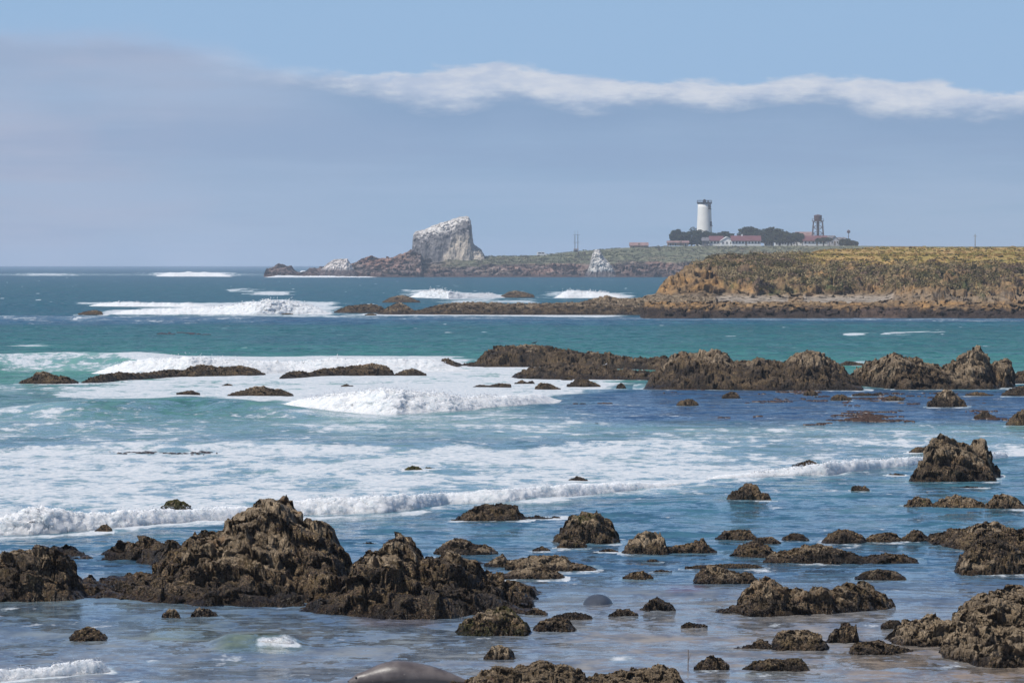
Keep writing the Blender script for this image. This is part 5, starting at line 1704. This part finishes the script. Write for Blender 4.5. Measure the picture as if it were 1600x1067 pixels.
cypress('broad dark cypress at the left end of the station, left of the lighthouse', 1045, 1073, 355.5, 381.5, DB - 5, 0, 2, 3)
cypress('dense dark cypress directly in front of the lighthouse foot', 1066, 1104, 355, 383.5, DB + 2, 0, 2, 4)
cypress('dark cypress crossing the right edge of the lighthouse foot', 1092, 1124, 358, 382.5, DB + 12, -.1, 1, 5)
cypress('small round dark cypress right of the lighthouse, above the white gable wing', 1120, 1147, 360.5, 372, DB + 20, 0, 1, 6)
cypress('tall dark cypress rising behind the right end of the long red roof', 1152, 1192, 350, 378, DB + 22, .05, 2, 7)
cypress('tallest middle cypress of the station with a flat dark top', 1186, 1226, 352, 378, DB + 4, 0, 3, 8)
cypress('wide spreading cypress sloping down to the right, white walls seen between its trunks', 1196, 1240, 359, 378, DB - 4, .05, 3, 9)
cypress('low cypress at the right end of the middle clump', 1226, 1256, 362, 377.5, DB - 2, .1, 2, 10)
cypress('windswept flat cypress leaning right in front of the broad red roof', 1272, 1300, 371, 376.5, DB - 14, .15, 1, 11)
cypress('dark rounded bush closing the right end of the station', 1311, 1330, 371, 383.5, DB - 12, 0, 1, 12, 'bush')
cypress('low dark bush sloping to the ground at the far right of the station', 1322, 1341, 375, 383.5, DB - 10, 0, 1, 13, 'bush')
cypress('small dark bush right of the hut at the radio masts', 911, 918, 390, 393, 2462, 0, 1, 14, 'bush').location.z = zz(393.6, 2462)
cypress('tiny dark bush touching the hut below the radio masts', 901, 909, 390.5, 393, 2458, 0, 1, 15, 'bush').location.z = zz(393.8, 2458)


# ------------------------------------------------------------------ kelp
def kelp(label, spans, n, seed, col=(.055, .032, .022), size=0.7):
    r = np.random.default_rng(seed)
    V = []; Fc = []
    for (xa, xb, ya, yb, wgt) in spans:
        k = int(n * wgt)
        px = r.uniform(xa, xb, k); py = r.uniform(ya, yb, k)
        D = dist(py); X = xat(px, D)
        dens = fbm(X / 3.5, D / 3.5, 0.0, 3, 0.6, seed) + 0.25 * fbm(X / 1.0, D / 1.0, 0.0, 2, 0.6, seed + 3)
        t = np.minimum(np.minimum((px - xa) / (xb - xa), (xb - px) / (xb - xa)) * 5, 1) * np.minimum(np.minimum((py - ya), (yb - py)) / (yb - ya) * 4, 1)
        ok = dens > (0.40 - 0.20 * t)
        X, D = X[ok], D[ok]
        N = len(X)
        ln = r.uniform(0.10, 0.5, N) * size * (D / 230) ** .5; wd = r.uniform(.03, .08, N) * size * (D / 230) ** .5; ht = r.uniform(.01, .045, N) * size * (D / 230) ** .5
        an = r.normal(0, .5, N)
        ca, sa = np.cos(an), np.sin(an)
        # a bent blade: 3 cross sections of a low ridge
        for j in range(N):
            b = len(V)
            for (u, w_, z) in ((-1, .3, 0.0), (-.2, 1, 1.0), (.35, .8, .55), (1, .2, 0.1)):
                for v in (-1, 0, 1):
                    lx = u * ln[j] * .5; ly = v * wd[j] * w_
                    V.append((X[j] + lx * ca[j] - ly * sa[j], D[j] + lx * sa[j] + ly * ca[j], (z * ht[j] + .03) if v == 0 else -.02 + z * ht[j] * .3))
            for s_ in range(3):
                for v in range(2):
                    Fc.append((b + s_ * 3 + v, b + s_ * 3 + v + 1, b + s_ * 3 + v + 4, b + s_ * 3 + v + 3))
    V = np.array(V)
    c = V.mean(0); c[2] = 0
    me = make_mesh('kelp', V - c, np.array(Fc), True)
    m = simple_mat('kelp_blades', col, 0.4, 0.6, 3.0, 0.5)
    link('floating_kelp', me, m, tuple(c), kind='stuff', label=label)


kelp('strands of brown kelp floating in calm water in front of the reefs',
     [(1165, 1560, 609, 632, .40), (1270, 1600, 640, 662, .35), (1090, 1260, 650, 658, .10), (1255, 1380, 654, 665, .18), (860, 1080, 628, 634, .09), (1050, 1140, 603, 612, .06), (1000, 1250, 612, 618, .04), (1100, 1400, 612, 640, .10)], 9000, 71)
kelp('dark kelp patches floating in the foam', [(170, 345, 704, 711, .3), (320, 560, 697, 703, .3), (640, 860, 689, 698, .3), (900, 960, 661, 665, .1)], 700, 72, (.045, .042, .05), 0.7)
kelp('dark kelp far out at the left', [(225, 330, 517, 524, .5), (0, 110, 495, 500, .25), (60, 110, 499, 502, .1), (215, 285, 452, 455, .1)], 700, 73, (.06, .04, .045), 1.6)


# ------------------------------------------------------------------ animals
def seal_mat(name='seal_skin', ca=(.075, .062, .060), cb=(.165, .140, .128)):
    m, t, bs, out = material(name)
    tcn = t.n('ShaderNodeTexCoord')
    p = tcn.outputs['Object']
    n = t.noise(p, 2.2, 6, 0.6)
    n2 = t.noise(p, 14.0, 5, 0.6)
    c = t.mix(t.mapr(n, 0.35, 0.65), ca, cb)
    c = t.mix(t.mapr(n2, 0.62, 0.75, 0, 0.6), c, (.30, .26, .23))
    t.put(bs.inputs['Base Color'], c)
    t.put(bs.inputs['Roughness'], 0.42)
    b = t.n('ShaderNodeBump', ins={'Height': t.noise(p, 20.0, 5, 0.6), 'Strength': 0.35, 'Distance': 0.01})
    t.put(bs.inputs['Normal'], b.outputs[0])
    return m


SEAL = seal_mat()


def seal(label, loc, length, rz, mat=None):
    """body lofted along its length: nose at -x"""
    # u, centre height, half width, half height
    st = [(0.0, .050, .006, .006), (0.008, .050, .020, .020), (0.022, .050, .032, .030), (0.04, .053, .040, .038), (0.06, .060, .052, .052), (0.085, .066, .060, .060), (0.12, .070, .064, .064), (0.16, .078, .078, .076),
          (0.22, .090, .100, .094), (0.30, .103, .124, .108), (0.38, .108, .138, .114), (0.48, .104, .138, .108), (0.58, .096, .126, .098), (0.68, .084, .106, .084), (0.78, .066, .080, .064),
          (0.86, .048, .055, .045), (0.92, .036, .036, .030), (0.955, .032, .026, .020)]
    n = 26
    V = []; Fs = []
    for u, zc, a, b in st:
        for k in range(n):
            t = 2 * pi * k / n
            zz_ = zc + b * sin(t) * (0.92 if sin(t) < 0 else 1.0)
            V.append(((u - .45) * length, a * cos(t) * length, max(zz_, 0.004) * length))
    for j in range(len(st) - 1):
        for k in range(n):
            Fs.append((j * n + k, (j + 1) * n + k, (j + 1) * n + (k + 1) % n, j * n + (k + 1) % n))
    Fs.append(tuple(range(n))); Fs.append(tuple(range((len(st) - 1) * n + n - 1, (len(st) - 1) * n - 1, -1)))

    def fan(root, tip, w0, w1, th, k=6, fing=0):
        """tapered flat flipper"""
        nonlocal V, Fs
        root = Vector(root) * length; tip = Vector(tip) * length
        d = tip - root
        side = d.cross(Vector((0, 0, 1))).normalized()
        up = side.cross(d).normalized()
        b = len(V)
        for i in range(k + 1):
            t = i / k
            c = root + d * t - Vector((0, 0, 0.015 * length)) * t * t
            w_ = (w0 + (w1 - w0) * t) * length * (1 - .35 * t ** 6)
            h = th * length * (1 - .75 * t)
            for (sx, sz) in ((-1, 0), (-.5, 1), (.5, 1), (1, 0), (.5, -1), (-.5, -1)):
                V.append(tuple(c + side * w_ * sx + up * h * sz))
        for i in range(k):
            for q in range(6):
                Fs.append((b + i * 6 + q, b + i * 6 + (q + 1) % 6, b + (i + 1) * 6 + (q + 1) % 6, b + (i + 1) * 6 + q))
        Fs.append(tuple(b + q for q in range(5, -1, -1))); Fs.append(tuple(b + k * 6 + q for q in range(6)))
    fan((-.18, -.085, .05), (-.07, -.19, .012), .032, .038, .014)
    fan((-.18, .085, .05), (-.07, .19, .012), .032, .038, .014)
    fan((.47, -.015, .034), (.62, -.06, .025), .024, .05, .014)
    fan((.47, .015, .034), (.62, .06, .030), .024, .05, .014)
    me = bpy.data.meshes.new('seal')
    me.from_pydata(V, [], Fs)
    me.polygons.foreach_set('use_smooth', [True] * len(me.polygons))
    me.update()
    o = bpy.data.objects.new('seal', me); COL.objects.link(o)
    me.materials.append(mat or SEAL)
    sub = o.modifiers.new('subdivision', 'SUBSURF'); sub.levels = 1; sub.render_levels = 1
    o.location = loc; o.rotation_euler = (0, 0, rz)
    o['label'] = label; o['category'] = 'seal'; o['group'] = 'elephant seals'
    for sy in (-1, 1):
        e = MB()
        cx, cy, cz = (-.385 * length, sy * .047 * length, .092 * length)
        R_ = .0085 * length
        e.add([(cx + R_ * cos(a) * cos(b), cy + R_ * sin(a) * cos(b), cz + R_ * sin(b)) for b in np.linspace(-1.5, 1.5, 7) for a in np.linspace(0, 2 * pi, 10, endpoint=False)],
              [(j * 10 + k, j * 10 + (k + 1) % 10, (j + 1) * 10 + (k + 1) % 10, (j + 1) * 10 + k) for j in range(6) for k in range(10)])
        e.build('eye', M_BLACK, o, smooth=True)
    for sy in (-1, 1):
        e = MB(); e.box(-.448 * length, -.443 * length, sy * .012 * length - .004 * length, sy * .012 * length + .004 * length, .058 * length, .064 * length)
        e.build('nostril', M_BLACK, o)
    return o


D0 = float(dist(1076))
seal('grey-brown elephant seal lying in the shallows at the bottom edge', (float(xat(634, D0)), D0 + .25, -0.02), 2.15, 0.05)
D1 = float(dist(944))
seal('dark bluish rounded back of a seal swimming among the rocks', (float(xat(935, D1)), D1 + .45, -0.31), 2.3, 1.5, seal_mat('wet_seal_skin', (.045, .05, .06), (.075, .085, .10)))  # wet dark skin, with a reflected blue tint painted into its colour


def bird(label, px, py, D, s, white, rz=0.0):
    mw = M_WHITE if white else M_BLACK
    o = empty('seabird', (float(xat(px, D, zat(py, D))), D, float(zat(py, D))), label, 'bird', rz=rz)
    m = MB()
    pr = [(-.5, .01, .30), (-.35, .05, .32), (-.1, .10, .36), (.1, .11, .40), (.25, .075, .46), (.31, .05, .54), (.36, .06, .62), (.43, .045, .63), (.47, .012, .62)]
    n = 10
    V = [(a * s, r * cos(2 * pi * k / n) * s, (z + r * sin(2 * pi * k / n)) * s) for a, r, z in pr for k in range(n)]
    Fs = [(j * n + k, j * n + (k + 1) % n, (j + 1) * n + (k + 1) % n, (j + 1) * n + k) for j in range(len(pr) - 1) for k in range(n)]
    m.add(V, Fs + [tuple(range(n - 1, -1, -1)), tuple(range((len(pr) - 1) * n, len(pr) * n))])
    m.build('body', mw, o, smooth=True)
    MB().bar((.46 * s, 0, .62 * s), (.62 * s, 0, .59 * s), .018 * s, .004 * s).build('beak', M_TAN, o)
    for sy in (-1, 1):
        MB().bar((.03 * s, sy * .05 * s, .3 * s), (.03 * s, sy * .05 * s, -.02 * s), .014 * s).build('leg', M_TAN, o)
        MB().add([(-.55 * s, sy * .03 * s, .36 * s), (-.1 * s, sy * .115 * s, .33 * s), (.2 * s, sy * .115 * s, .42 * s), (-.05 * s, sy * .10 * s, .48 * s), (-.1 * s, sy * .07 * s, .40 * s)],
                 [(0, 1, 2, 3), (0, 3, 4), (0, 4, 1), (1, 4, 3, 2)]).build('wing', M_GREYROOF if white else M_BLACK, o)
    return o


bird('dark cormorant-like bird standing on the crest of the long reef', 835.5, 539.0, float(dist(575)) + 4, 0.42, False)
bird('white gull standing low on the long reef, right of two', 1007, 583.5, float(dist(592)) + 2.0, 0.34, True, 2.6)
bird('white gull standing on the long reef, left of two', 945.5, 572.5, float(dist(592)) + 4.5, 0.30, True, .4)
# thin stick
m = MB(); m.bar((0, 0, -.5), (.01, 0, .36), .012, .008); m.bar((.004, 0, .15), (.06, .01, .30), .006, .003)
Dk = float(dist(1047))
sk = m.build('stick', M_WOOD, None, (float(xat(1074.5, Dk)), Dk, 0), label='thin upright stick in the water left of the small pyramid rock', category='stick')

# ------------------------------------------------------------------ sea haze
HZ, ht_, hb_, ho_ = material('sea_haze')
ht_.t.nodes.remove(hb_)
vol = ht_.n('ShaderNodeVolumePrincipled')
vol.inputs['Color'].default_value = (.80, .88, 1.0, 1)
vol.inputs['Density'].default_value = 1.05e-4
vol.inputs['Anisotropy'].default_value = 0.0
ht_.t.links.new(vol.outputs[0], ho_.inputs['Volume'])
mb = MB(); mb.box(-14000, 14000, -80, 10900, -4, 46)
hz_ = mb.build('haze', HZ, kind='stuff', label='thin pale sea haze over the whole coast')
